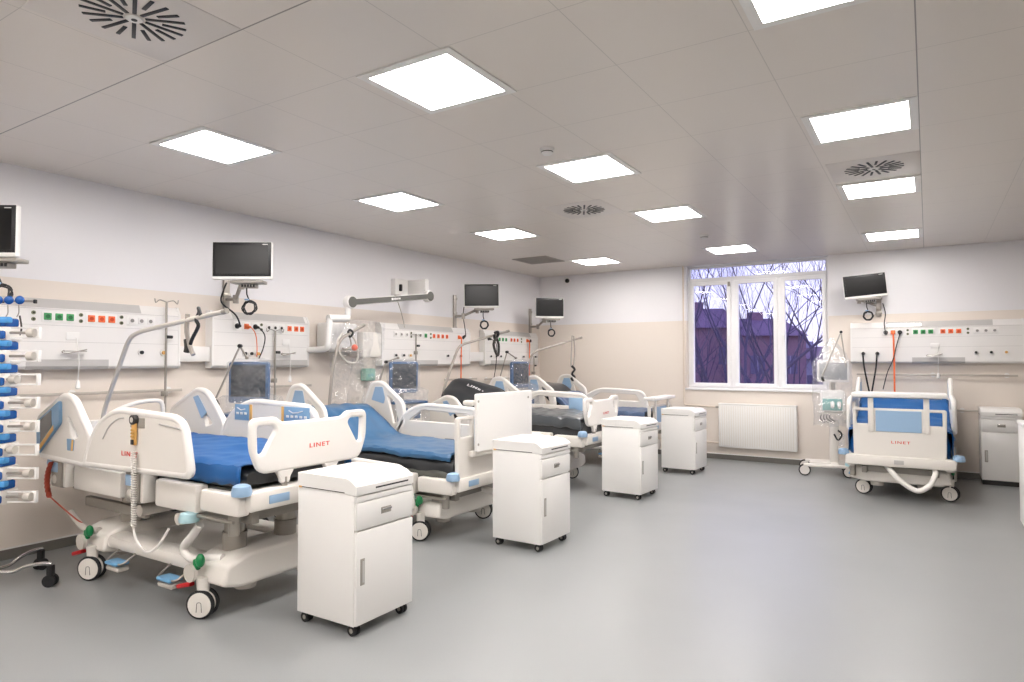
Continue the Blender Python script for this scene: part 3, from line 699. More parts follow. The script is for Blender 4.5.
def bed(label, loc, rz, zo=0, near_mid='A', far_mid='A', head_near='up', head_far='up', zmid=None, foot='A', tray=None,
        matt='blue', pole=None, handset=False, face_text=True, swivel=R(27), rail_y=.600, wy=(-.53, .50), fshift=0, pole_mat=None, hdz=0, bshift=0):
    e = empty('hospital_bed', label, 'hospital bed', loc, rz, 'white hospital beds')
    zmid = zo if zmid is None else zmid
    # --- chassis
    b = MB(); b.box(-2.02, -.32, -.30, .30, .215, .315, .03)
    for y in (-.40, .40): b.box(-1.98, -.36, y - .09, y + .09, .245, .345, .035)
    b.build('chassis_beam', PLAST, e)
    for x0, nm in ((-.60, 'f'), (-2.08, 'h')):
        prof = fillet([(-.53, .225), (-.50, .35), (-.34, .405), (.34, .405), (.50, .35), (.53, .225), (.40, .19), (-.40, .19)], .03, 4)
        c = MB().add_mesh(plate([prof], .36, .025), YZ(x0 + .20)).build('chassis_cover', PLAST, e)
    b = MB()
    for x in (-.38, -1.9): b.cyl((x, -.25, .13), (x, -.25, .2), .07, .085); b.cyl((x, .25, .13), (x, .25, .2), .07, .085)
    b.build('lower_column_housing', PLASTG, e)
    for x, y in ((-.43, wy[0]), (-.43, wy[1]), (-1.84, -.53), (-1.84, .50)):
        s = -1 if y < 0 else 1
        c = bed_wheel(e, x, y, s, swivel=swivel)
        hx = x - .06
        MB().cyl((hx, y + s * .04, .29), (hx, y + s * .065, .29), .058, n=24).build('pivot_disc', PLASTG, c)
        MB().box(hx - .19, hx - .03, y + s * .02 - .022, y + s * .02 + .022, -.015, .015, .012, Matrix.Translation((0, 0, .215)) @ Matrix.Translation((hx, 0, 0)) @ Matrix.Rotation(R(-16), 4, 'Y') @ Matrix.Translation((-hx, 0, 0))).build('brake_pedal', REDP, c)
        b = MB().sph((hx + .07, y + s * .03, .375), .03, (1.15, .9, 1.5)); b.box(hx + .01, hx + .055, y + s * .03 - .018, y + s * .03 + .018, .31, .38, .01); b.build('steer_lever', GREENL, c)
    for x in (-1.45, -.78):
        c = MB().tube(fillet([V(x - .1, -.46, .27), V(x - .1, -.58, .20), V(x + .12, -.58, .20), V(x + .12, -.46, .27)], .04, 4, False), .008, 8).build('foot_pedal_guard', METAL, e)
        MB().box(x - .08, x + .08, -.60, -.50, .185, .21, .01).build('foot_pedal', mat('pedal_blue', '6fa6cf', .4), c)
        MB().box(x - .085, x + .085, -.59, -.50, .14, .175, .015).build('pedal_body', PLASTG, c)
    # --- lifting columns
    for x, y in ((-.43, -.30), (-.43, .12), (-1.80, -.26)):
        c = MB().cyl((x, y, .38), (x, y, .50), .078, n=28).build('lift_column', GREYM, e)
        zt = .66 + zo
        MB().cyl((x, y, .40), (x, y, max(.53, zt)), .068, n=28).build('column_sleeve', METAL, c)
        b = MB().cyl((x, y, .50), (x, y, .512), .081, n=28); b.build('column_collar', GREYM, c)
    if bshift:
        for c in e.children: c.location.x = bshift
    # --- deck
    z0 = .66 + zo
    b = MB().box(-2.45, -.12, -.40, -.34, z0 - .05, z0 + .03, .006); b.box(-2.45, -.12, .34, .40, z0 - .05, z0 + .03, .006)
    for x in (-2.4, -1.8, -1.2, -.6, -.2): b.box(x - .03, x + .03, -.40, .40, z0 - .04, z0 + .03, .004)
    b.build('deck_frame', GREYM, e)
    for x in (-1.22, -.74): MB().cyl((x, -.52, z0 - .065), (x, -.15, z0 - .065), .042, n=20).build('actuator_housing', PLASTG, e)
    b = MB().box(-2.0, -1.35, -.2, .2, z0 - .16, z0 - .05, .03); b.box(-1.0, -.6, -.06, .06, z0 - .15, z0 - .06, .02); b.build('motor_box', DARKM, e)
    for s in (-1, 1):
        for a, c in ((-2.12, -1.43), (-.98, -.50)):
            MB().box(a, c, min(s * .55, s * .45), max(s * .55, s * .45), z0 + .0, z0 + .19, .02).build('deck_side_cover', PLAST, e)
        for x in (-2.32, -1.21):
            k = MB().box(x - .09, x + .09, min(s * .585, s * .44), max(s * .585, s * .44), z0 + .0, z0 + .23, .02).build('rail_latch', GREYM, e)
            MB().box(x - .075, x + .03, min(s * .591, s * .575), max(s * .591, s * .575), z0 + .12, z0 + .20, .01).build('latch_plate', BLUEP, k)
            MB().sph((x - .02, s * .583, z0 + .065), .032, (1, .6, 1.1)).build('release_knob', PLASTG, k)
            MB().box(x + .10, x + .14, min(s * .58, s * .47), max(s * .58, s * .47), z0 + .01, z0 + .22, .012).build('latch_arm', PLAST, k)
    MB().box(-2.46, -.13, -.44, .44, z0 + .12, z0 + .175, .01).build('mattress_platform', MGREY, e)
    # foot crossbar with bumpers
    cw = .57 if foot == 5 else .50
    b = MB().box(-.14, .0, -cw, cw, z0 + .055, z0 + .18, .022); b.box(-.46, -.05, -.55, -.46, z0 + .03, z0 + .17, .02); b.box(-.46, -.05, .46, .55, z0 + .03, z0 + .17, .02); b.build('foot_crossbar', PLAST, e)
    if foot != 5: MB().box(-.004, .004, -.36, -.20, z0 + .09, z0 + .145, .003).build('crossbar_plate', BLUEP, e)
    for x, s in ((-.06, -1), (-.06, 1), (-2.47, -1), (-2.47, 1)):
        MB().lathe([(.060, 0), (.064, .02), (.054, .06), (.035, .07)], (x, s * (cw + .02), z0 + .165), 20).build('corner_bumper', BLUEP, e)
    # equipment arm under the near side of the foot end
    b = MB().box(-.60, -.12, -.545, -.52, z0 - .02, z0 + .0, .005); b.cyl((-.16, -.50, z0 - .10), (-.16, -.50, z0 + .03), .035, n=18); b.build('accessory_rail', METAL, e)
    MB().lathe([(.062, 0), (.066, .02), (.054, .055), (.035, .062)], (-.55, -.56, z0 - .05), 20).build('arm_bumper', mat('pale_teal_plastic', 'a9cbd2', .4), e)
    MB().tube([V(-.52, -.50, z0 - .08), V(-.60, -.50, .50), V(-.70, -.50, .40), V(-.62, -.49, .34), V(-.48, -.47, .36), V(-.36, -.44, .37)], .028, 12, smooth=6).build('cable_conduit', RIM, e)
    # headboard
    MB().add_mesh(plate([fillet([(-.44, z0 + .2), (-.46, z0 + .50), (.46, z0 + .50), (.44, z0 + .2)], .06)], .035, .01), YZ(-2.52)).build('headboard', PLAST, e)
    b = MB()
    for y in (-.25, .25): b.cyl((-2.50, y, z0), (-2.50, y, z0 + .25), .02)
    b.build('headboard_post', METAL, e)
    MB().box(-2.56, -2.44, -.50, .50, z0 + .02, z0 + .15, .02).build('head_crossbar', PLAST, e)
    # --- side rails
    for s, mid, hd in ((-1, near_mid, head_near), (1, far_mid, head_far)):
        y = s * rail_y
        if mid:
            dz = zmid - (.47 if mid == 'down' else 0)
            holes = [MID_HOLE] if mid in ('B', 'D', 'down') else []
            if mid == 'down':
                y = s * (rail_y - .003)
            p = rail_panel(e, MID_A, holes, y, dz, [.06, .12, .20, .10, .06, .06])
            if mid != 'down':
                yi = y - s * .025
                if not holes:
                    for a, c, m in ((-1.56, -1.36, BLUEK), (-1.355, -1.32, AMBER), (-.93, -.90, AMBER), (-.895, -.58, BLUEK)):
                        MB().box(a, c, yi - .004, yi + .004, 1.145 + dz, 1.285 + dz, .003).build('control_panel', m, p)
                    bt = MB()
                    for k in range(5): bt.box(-.86 + k * .055, -.83 + k * .055, yi - s * .007 - .003, yi - s * .007 + .003, 1.195 + dz, 1.215 + dz, .002)
                    for k in range(3): bt.box(-1.53 + k * .055, -1.50 + k * .055, yi - s * .007 - .003, yi - s * .007 + .003, 1.195 + dz, 1.215 + dz, .002)
                    bt.tube([V(-.83, yi - s * .006, 1.255 + dz), V(-.78, yi - s * .006, 1.235 + dz), V(-.72, yi - s * .006, 1.24 + dz), V(-.66, yi - s * .006, 1.255 + dz)], .004, 6)
                    bt.tube([V(-1.52, yi - s * .006, 1.255 + dz), V(-1.47, yi - s * .006, 1.235 + dz), V(-1.41, yi - s * .006, 1.245 + dz)], .004, 6)
                    bt.build('control_buttons', RIM, p)
                elif mid == 'D':
                    MB().box(-.82, -.60, yi - .004, yi + .004, .98 + dz, 1.24 + dz, .003).build('blue_panel', BLUEP, p)
                else:
                    for xx in (-.95, -.70): MB().box(xx - .06, xx + .06, yi - .006, yi + .004, .93 + dz, .95 + dz, .002).build('slot', DARKM, p)
                yo = y + s * .0245
                if mid == 'A':
                    MB().tube(catmull([V(-1.53, yo, 1.10 + dz), V(-1.44, yo, 1.20 + dz), V(-1.32, yo, 1.258 + dz), V(-1.25, yo, 1.265 + dz)], 4), .006, 6).build('grip_groove', SHADE, p)
                    MB().tube([V(-.80, yo, 1.245 + dz), V(-.56, yo, 1.225 + dz)], .007, 6).build('grip_groove', SHADE, p)
                    if handset and s < 0:
                        text_part('LINET', .056, basis((-1.165, yo - .002, 1.015 + dz), (1, 0, 0), (0, 0, 1), (0, -1, 0)), REDT, p, 'red_lettering', .0006)
                        MB().box(-1.16, -.98, yo - .003, yo + .004, 1.205 + dz, 1.275 + dz, .006).build('handset_holder', GREYM, p)
        if hd:
            up = hd in ('up', 'tablet')
            out = HEAD_UP if up else HEAD_RAISED
            dz = (zmid if up else 0) + (hdz if s < 0 else 0)
            hole = [(-2.06, 1.24), (-1.90, 1.09), (-2.0, 1.06)] if up else [(-1.90, 1.26), (-1.78, 1.18), (-1.72, .96), (-1.80, .93)]
            p = rail_panel(e, out, [hole], s * rail_y, dz, .06, .02, name='head_rail')
            for q in (-1, 1):
                yy = s * rail_y + q * .0245
                if hd == 'tablet' and q == s: continue
                poly = [(-2.20, 1.33), (-2.12, 1.35), (-1.98, 1.19), (-2.06, 1.13)] if up else [(-2.15, 1.20), (-2.09, 1.36), (-1.97, 1.36), (-1.93, 1.22), (-1.95, 1.16)]
                MB().add_mesh(plate([fillet([(a, c + dz) for a, c in poly], .012)], .006, .002), XZ(yy)).build('blue_inset', BLUEP, p)
            if hd == 'tablet':
                yy = s * .627
                ang = R(22)
                # screen unit follows the sloping top edge
                Mt = basis((-2.335, yy, 1.16), (math.cos(ang) , 0, math.sin(ang)), (-math.sin(ang) * .2 , 0, 1), (0, -1, 0))
                MB().add_mesh(plate([fillet([(-.21, -.17), (-.21, .10), (.20, .13), (.20, -.05)], .03)], .035, .008), Mt).build('nurse_control_unit', BLUEK, p)
                Mt2 = basis((-2.335, yy - .018, 1.16), (math.cos(ang), 0, math.sin(ang)), (-math.sin(ang) * .2, 0, 1), (0, -1, 0))
                MB().add_mesh(plate([[(-.13, -.095), (-.13, .085), (.07, .10), (.07, -.03)]], .004, .001), Mt2).build('unit_screen', SCREENG, p)
                MB().add_mesh(plate([[(-.21, -.17), (-.21, -.13), (.10, -.03), (.10, -.07)]], .005, .001), Mt2).build('amber_strip', AMBER, p)
                MB().add_mesh(plate([fillet([(-2.05, .98), (-2.06, 1.07), (-1.95, 1.07), (-1.96, .98)], .01)], .006, .001), XZ(s * .6255)).build('blue_amber_tag', BLUEK, p)
                MB().add_mesh(plate([fillet([(-1.99, .982), (-1.98, 1.068), (-1.952, 1.068), (-1.962, .982)], .004)], .003, .001), XZ(s * .6295)).build('amber_tag', AMBER, p)
        if s > 0 and fshift:
            for ch in [c for c in e.children if c.name.split('.')[0] in ('side_rail', 'head_rail') and min(v.co.y for v in c.data.vertices) > .3]: ch.location.x = fshift
    # --- footboard
    xf = -.055
    if foot == 'A':
        zb = z0 + .26; z = zo
        out = fillet([(-.46, .94 + z), (-.53, 1.10 + z), (-.535, 1.305 + z), (-.33, 1.305 + z), (-.28, 1.265 + z), (.28, 1.265 + z), (.33, 1.305 + z), (.535, 1.305 + z), (.53, 1.10 + z), (.46, .94 + z)],
                     [.07, .05, .06, .06, .03, .03, .06, .06, .05, .07])
        hl = fillet([(-.485, 1.25 + z), (-.355, 1.25 + z), (-.33, 1.22 + z), (-.43, 1.07 + z), (-.475, 1.07 + z)], .02)
        hr_ = [(-a, c) for a, c in hl][::-1]
        f = MB().add_mesh(plate([out, hl, hr_], .05, .018, 3), YZ(xf) @ Matrix.Translation((.035, 0, 0)) @ Matrix.Diagonal((.96, 1, 1, 1))).build('footboard', RIM, e)
        for y in (-.20, .20):
            MB().add_mesh(plate([fillet([(y - .075, .95 + z), (y - .038, .895 + z), (y - .035, z0 + .2), (y + .035, z0 + .2), (y + .038, .895 + z), (y + .075, .95 + z)], .02)], .04, .01), YZ(xf)).build('board_foot', RIM, f)
            MB().cyl((xf, y, z0 + .10), (xf, y, z0 + .24), .022).build('mounting_post', METAL, f)
        if face_text: text_part('LINET', .048, YZ(xf + .0605) @ Matrix.Translation((.05, 1.09 + z, 0)), REDT, f, 'red_lettering', .0007)
    else:
        zt = {2: 1.155, 4: .975, 5: 1.105}[foot]; zb = z0 + .15
        out = fillet([(-.475, zb), (-.485, zt), (.485, zt), (.475, zb)], .035)
        hl = fillet([(-.44, zt - .19), (-.44, zt - .035), (-.26, zt - .035), (-.26, zt - .19)], .01); hr_ = [(-a, c) for a, c in hl][::-1]
        f = MB().add_mesh(plate([out, hl, hr_], .05, .015, 3), YZ(xf)).build('footboard', PLAST, e)
        MB().add_mesh(plate([rect(-.235, .235, zt - .275, zt - .025, .01)], .012, .004), YZ(xf + .028)).build('blue_panel', BLUEP, f)
        if foot == 5:
            text_part('LINET', .052, YZ(xf + .0255) @ Matrix.Translation((.02, zt - .40, 0)), REDT, f, 'red_lettering', .0007)
            MB().box(.0, .008, -.05, .05, z0 + .09, z0 + .14, .003).build('crossbar_badge', SHADE, e)
        # folding shelf on two straps
        if tray == 'flat':
            tx, tz = (-.14, zt + .085) if foot == 4 else (-.42, zt + .135)
            ts = MB().box(tx, .05, -.49, .49, tz, tz + .05, .012).build('folding_shelf', WHITE, e)
            for y in (-.285, .285): MB().box(-.03, -.005, y - .03, y + .03, zt - .28, tz + .002, .006).build('shelf_strap', PLAST, ts)
            MB().box(tx + .04, .0, -.44, .44, tz - .010, tz).build('shelf_gasket', SHADE, ts)
        elif tray == 'up':
            ts = MB().add_mesh(plate([rect(-.47, .53, zt - .33, zt + .21, .02)], .035, .008), YZ(.04) @ Matrix.Translation((.16, 0, 0))).build('folding_shelf', WHITE, e)
            MB().box(-.08, .035, -.36, -.28, zt + .10, zt + .15, .02).build('shelf_hinge', PLAST, ts)
            MB().box(-.03, .03, -.34, .60, zt - .38, zt - .32, .02).build('shelf_bracket', PLAST, ts)
            sc = MB()
            for y in (-.29, .61):
                for zz in (-.26, .14): sc.cyl((.055, y, zt + zz), (.061, y, zt + zz), .012, n=12)
            sc.build('shelf_screw', METAL, ts)
    # --- bedding
    zt = z0 + .34
    if matt == 'blue':
        mattress('mattress', [(-2.42, zt), (-.14, zt - .01)], .17, .455, MDARK, e, .006, 1)
        sheet('mattress_cover', [(-2.44, zt), (-1.2, zt + .01), (-.13, zt - .01)], .475, .125, MBLUE, e, .014, 2)
    elif matt == 'raised_steel':
        mattress('mattress', [(-2.36, 1.12), (-2.15, 1.12), (-1.55, .80), (-.12, .79)], .16, .47, MDARK, e, .014, 3, drop=.10)
        mattress('mattress_base', [(-2.3, .98), (-1.55, .68), (-.12, .67)], .12, .485, MGREY, e, .014, 8, drop=.04)
        sheet('mattress_cover', [(-2.40, 1.145), (-2.15, 1.15), (-1.50, .815), (-.12, .80)], .475, .045, MBLUE2, e, .016, 4)
    elif matt == 'dark':
        mattress('mattress', [(-2.4, 1.10), (-1.55, 1.0), (-1.3, zt + .02), (-.10, zt + .04)], .26, .475, MDARK, e, .02, 5, drop=.16)
        sheet('mattress_cover', [(-1.5, zt + .09), (-.9, zt + .07), (-.10, zt + .05)], .485, .13, MSLATE, e, .026, 9)
    elif matt == 'navy':
        mattress('mattress', [(-2.4, 1.30), (-2.1, 1.28), (-1.4, zt), (-.12, zt)], .17, .46, MDARK, e, .012, 6)
        sheet('mattress_cover', [(-1.75, 1.13), (-1.35, zt + .015), (-.12, zt + .01)], .475, .09, MNAVY, e, .014, 7)
    elif matt == 'blue_bulky':
        mattress('mattress', [(-2.35, 1.10), (-2.0, 1.10), (-1.4, zt + .14), (-.14, zt + .10)], .26, .52, MBLUE, e, .03, 11, drop=.2)
        sheet('mattress_cover', [(-2.2, 1.12), (-1.9, 1.12), (-1.3, zt + .18), (-.14, zt + .14)], .53, .32, MBLUE, e, .035, 12)
    # --- lifting pole
    if pole:
        pts = fillet([V(*p) for p in pole], [0] + [.12] * (len(pole) - 2) + [0], 6, False)
        p = MB().tube(pts, .019, 12).build('lifting_pole', pole_mat or POLE, e)
        b = MB().cyl(pole[0], V(*pole[0]) + V(0, 0, .12), .03); b.build('pole_socket', PLASTG, p)
        MB().tube([pts[-1], pts[-1] + (pts[-1] - pts[-2]).normalized() * .05], .021, 12).build('pole_end_cap', GREYM, p)
        e['pole'] = 1
    return e

beds = {}
b1 = bed('nearest white hospital bed with bright blue mattress and orange handset on its rail', (-3.6, 3.12, 0), R(.5), 0, handset=True, head_near='tablet',
         fshift=-.12, pole_mat=mat('light_pole_enamel', 'cfc9c1', .35, .1), pole=[(-2.56, -.12, .70), (-2.56, -.12, 1.20), (-2.15, -.12, 1.87), (-1.98, -.12, 1.92), (-.86, -.12, 2.04)])
b2 = bed('second white hospital bed with steel blue mattress and upright white board at its foot', (-3.6, 5.30, 0), 0, -.24, near_mid='down', far_mid='B', head_near='raised', head_far='raised', zmid=-.15, foot=2, tray='up', matt='raised_steel',
         pole=[(-2.45, .02, .60), (-2.45, .16, .98), (-2.45, .22, 1.56), (-2.45, .32, 1.93), (-2.45, .70, 2.11)])
b3 = bed('third white hospital bed under a crumpled charcoal cover, with lettered footboard', (-3.6, 7.95, 0), 0, -.10, near_mid='down', far_mid='D', head_near='up', head_far='raised', matt='dark', hdz=-.13, bshift=-.30,
         pole=[(-2.45, -.30, .60), (-2.45, -.30, 1.22), (-2.40, .02, 1.91), (-1.95, .65, 2.13)])
b4 = bed('furthest white hospital bed of the left row, with slate blue mattress', (-3.6, 10.2, 0), 0, -.14, near_mid='down', far_mid='B', head_near='raised', head_far='raised', foot=4, tray='flat', matt='navy',
         pole=[(-2.45, -.20, .60), (-2.45, -.20, 1.48), (-2.40, -.02, 1.84), (-1.85, .75, 2.10)])
b5 = bed('white hospital bed standing alone by the window wall with flat shelf over its foot', (-.31, 9.02, 0), R(-90), -.30, near_mid='B', far_mid='B', head_near='raised', head_far='raised', zmid=-.11, foot=5, tray='flat', matt='blue_bulky', swivel=R(78), rail_y=.565, wy=(-.40, .51))
# hose loops hanging under the foot ends of the second and the single bed
MB().tube([V(-.25, .1, .42), V(-.02, .16, .36), V(.04, .30, .31), V(.05, .44, .32), V(.03, .52, .42), V(-.1, .52, .52)], .032, 12, smooth=6).build('cable_conduit', RIM, b2)
MB().tube([V(-.25, -.15, .40), V(-.03, -.08, .36), V(.03, .02, .26), V(.05, .18, .17), V(.04, .30, .24), V(-.02, .36, .36), V(-.1, .36, .42)], .030, 12, smooth=6).build('cable_conduit', RIM, b5)

MB().tube([V(-2.55, -.10, 1.06), V(-2.55, -.06, 1.19), V(-2.55, .10, 1.27), V(-2.55, .28, 1.30), V(-2.55, .40, 1.28), V(-2.55, .42, 1.12)], .020, 12, smooth=5).build('head_handle', RIM, b1)
# handset with coiled lead on the nearest bed
hs = MB().box(-1.108, -1.062, -.650, -.628, 1.085, 1.25, .008).build('handset', AMBER, b1)
MB().cyl((-1.085, -.627, 1.262), (-1.085, -.658, 1.262), .034, n=24).build('handset_dial', DARKM, hs)
MB().cyl((-1.085, -.656, 1.262), (-1.085, -.661, 1.262), .018, n=20).build('dial_cap', PLASTG, hs)
bq = MB(); bq.box(-1.102, -1.068, -.656, -.649, 1.09, 1.125, .003); bq.build('handset_display', DARKM, hs)
bq = MB()
for k in range(3):
    for q in range(2): bq.box(-1.103 + q * .022, -1.089 + q * .022, -.656, -.650, 1.140 + k * .022, 1.153 + k * .022, .002)
bq.build('handset_keys', mat('key_tan', 'c79a4a', .5), hs)
pts = []
N = 330
for k in range(N):
    t = k / (N - 1); a = k * .62
    pts.append(V(-1.06 + .02 * t + .014 * math.cos(a), -.655 + .014 * math.sin(a), 1.05 - t * .52))
cl = MB().tube(pts, .0048, 5).build('coiled_lead', RIM, hs)
MB().tube([V(-1.04, -.655, .53), V(-1.02, -.65, .45), V(-.96, -.64, .39), (V(-.88, -.63, .38)), V(-.80, -.61, .44), V(-.76, -.57, .54)], .009, 8, smooth=6).build('lead_end', RIM, cl)
# red coiled lead and grey conduit at the head end
pts = []
for k in range(200):
    t = k / 199; a = k * 1.2
    pts.append(V(-2.36 - .07 * math.sin(t * PI * .9) + .016 * math.cos(a), -.60 + .016 * math.sin(a), .86 - t * .28))
pts += [V(-2.25, -.56, .50), V(-2.12, -.52, .42), V(-2.0, -.48, .36)]
MB().tube(pts, .006, 5).build('red_coiled_lead', mat('brick_red_rubber', 'a8442e', .5), b1)
MB().tube([V(-2.25, -.50, .46), V(-2.12, -.50, .39), V(-1.98, -.50, .35), V(-1.85, -.48, .36)], .026, 12, smooth=6).build('grey_conduit', PLASTG, b1)
MB().box(-2.35, -1.45, -.35, -.30, .47, .55, .01).build('side_bar', GREYM, b1)

# things hanging from the lifting poles
def strap(label, p, items, name='hanging_strap'):
    e = empty(name, label, 'strap', p); 
    for nm, pts, r, m in items: MB().tube([V(*q) for q in pts], r, 8, smooth=4).build(nm, m, e)
    return e
strap('dark and grey grab strap tied round the lifting pole of the nearest bed', (-4.75, 3.01, 2.02),
      [('loop', [(.03, -.03, .0), (.0, -.03, .06), (-.04, 0, .03), (-.03, -.03, -.03), (.0, -.03, -.08), (-.08, -.03, -.18), (-.12, -.03, -.26)], .014, BLACK),
       ('webbing', [(-.16, -.02, .02), (-.16, -.025, -.12), (-.10, -.03, -.24), (-.06, -.03, -.30)], .018, POLE),
       ('buckle', [(-.15, -.03, -.18), (-.14, -.03, -.24), (-.15, -.03, -.28)], .024, DARKM)])
strap('white ribbed tube with a coral bulb hanging from the second lifting pole', (-6.05, 5.80, 2.01),
      [('tie', [(0, -.03, .02), (.0, .0, .05), (.02, .03, .01), (0, 0, -.04), (0, -.03, .02)], .014, BLACK),
       ('ribbed_tube', [(0, .03, -.02), (0, .10, -.10), (0, .14, -.28), (0, .08, -.36), (0, -.05, -.34), (0, -.16, -.24), (0, -.20, -.10), (0, -.12, .0)], .012, PLASTG),
       ('hook_arm', [(0, .0, -.05), (0, .02, -.14), (0, -.06, -.19), (0, -.12, -.18)], .010, POLE)])
o_b = MB().sph((-6.03, 5.86, 1.84), .04, (1, 1, 1)).build('pull_bulb', mat('coral_rubber', 'd9705c', .5)); tag(o_b, 'small coral bulb hanging below the second lifting pole', 'bulb')
strap('bundled dark strap hanging from the third lifting pole', (-5.62, 8.42, 2.07),
      [('knot', [(0, -.05, .03), (.03, .0, .05), (.0, .05, .0), (-.02, 0, -.06), (0, -.05, .0)], .022, BLACK),
       ('webbing', [(0, 0, -.03), (.0, -.07, -.14), (0, .0, -.28), (0, .06, -.30), (0, .07, -.15), (0, .02, -.05)], .020, DARKM)])
strap('long white strap with black buckle hanging from the furthest lifting pole', (-5.50, 10.78, 2.10),
      [('webbing', [(0, -.03, .04), (0, -.06, -.25), (0, -.08, -.52)], .013, POLE), ('second_webbing', [(0, .03, .04), (0, .07, -.25), (0, .02, -.52)], .013, POLE),
       ('buckle', [(0, -.05, -.52), (0, .06, -.58), (0, -.04, -.66), (0, .06, -.72), (0, .0, -.78), (0, -.07, -.74)], .022, BLACK)])

# black zipped mattress bag on the raised head end of the third bed
def bag():
    e = empty('mattress_bag', 'black zipped bag with white lettering lying on the raised head of the third bed', 'bag', (-5.60, 7.82, 1.15))
    e.rotation_euler = (R(30), R(12), R(12))
    b = MB(); rings = []; K = 30; n = 26; a_, c_, h_ = .45, .31, .11
    for i in range(n + 1):
        v = -PI / 2 + PI * i / n; rr = abs(math.cos(v)) ** .45; zz = math.copysign(abs(math.sin(v)) ** .8, math.sin(v)) * h_
        ring = []
        for k in range(K):
            an = 2 * PI * k / K; cx, sy = math.cos(an), math.sin(an)
            x = a_ * rr * math.copysign(abs(cx) ** .55, cx); y = c_ * rr * math.copysign(abs(sy) ** .6, sy)
            nv = noise.noise_vector(V(x * 5, y * 5, zz * 6)) * .02
            ring.append(b.bm.verts.new(V(x, y, zz * (1 - .35 * (x / a_))) + nv))
        rings.append(ring)
    for A, B in zip(rings, rings[1:]):
        for k in range(K): b.bm.faces.new((A[k], A[(k + 1) % K], B[(k + 1) % K], B[k]))
    bmesh.ops.remove_doubles(b.bm, verts=b.bm.verts, dist=.0005)
    b.build('bag_body', MDARK, e)
    pts = [V(a_ * 1.0 * math.copysign(abs(math.cos(t)) ** .55, math.cos(t)), c_ * 1.0 * math.copysign(abs(math.sin(t)) ** .6, math.sin(t)), .02) for t in [2 * PI * (k + .5) / 40 for k in range(40)]]
    MB().tube(pts, .018, 8, closed=True).build('piping', BLACK, e)
    text_part('LINET', .075, Matrix.Translation((.0, .06, .12)) @ Matrix.Rotation(R(-0), 4, 'Z') @ Matrix.Rotation(R(8), 4, 'Y'), mat('white_print', 'dcdcdc', .6), e, 'white_lettering', .003)
bag()

# ------------------------------------------------------------ ventilators under plastic covers
def film_hood(name, m, x0, x1, y0, y1, z0, z1, e, seed, amp=.02, tent=.9):
    """closed bag following a box with wrinkles"""
    b = MB(); K = 40; n = 22; rings = []
    cx, cy = (x0 + x1) / 2, (y0 + y1) / 2
    for i in range(n + 1):
        t = i / n; z = z0 + (z1 - z0) * t; k = 1 - max(0, (t - tent) / (1 - tent)) ** (2 if tent > .8 else 1) * (.5 if tent > .8 else .92)
        ring = []
        for q in range(K):
            an = 2 * PI * q / K; c, s = math.cos(an), math.sin(an)
            x = cx + (x1 - x0) / 2 * k * math.copysign(abs(c) ** .5, c); y = cy + (y1 - y0) / 2 * k * math.copysign(abs(s) ** .5, s)
            nv = noise.noise_vector(V(x * 7 + seed, y * 7, z * 5)) * amp + noise.noise_vector(V(x * 18 + seed, y * 18, z * 12)) * amp * .4
            ring.append(b.bm.verts.new(V(x, y, z) + nv))
        rings.append(ring)
    for A, B in zip(rings, rings[1:]):
        for q in range(K): b.bm.faces.new((A[q], A[(q + 1) % K], B[(q + 1) % K], B[q]))
    b.bm.faces.new(rings[-1])
    return b.build(name, m, e)
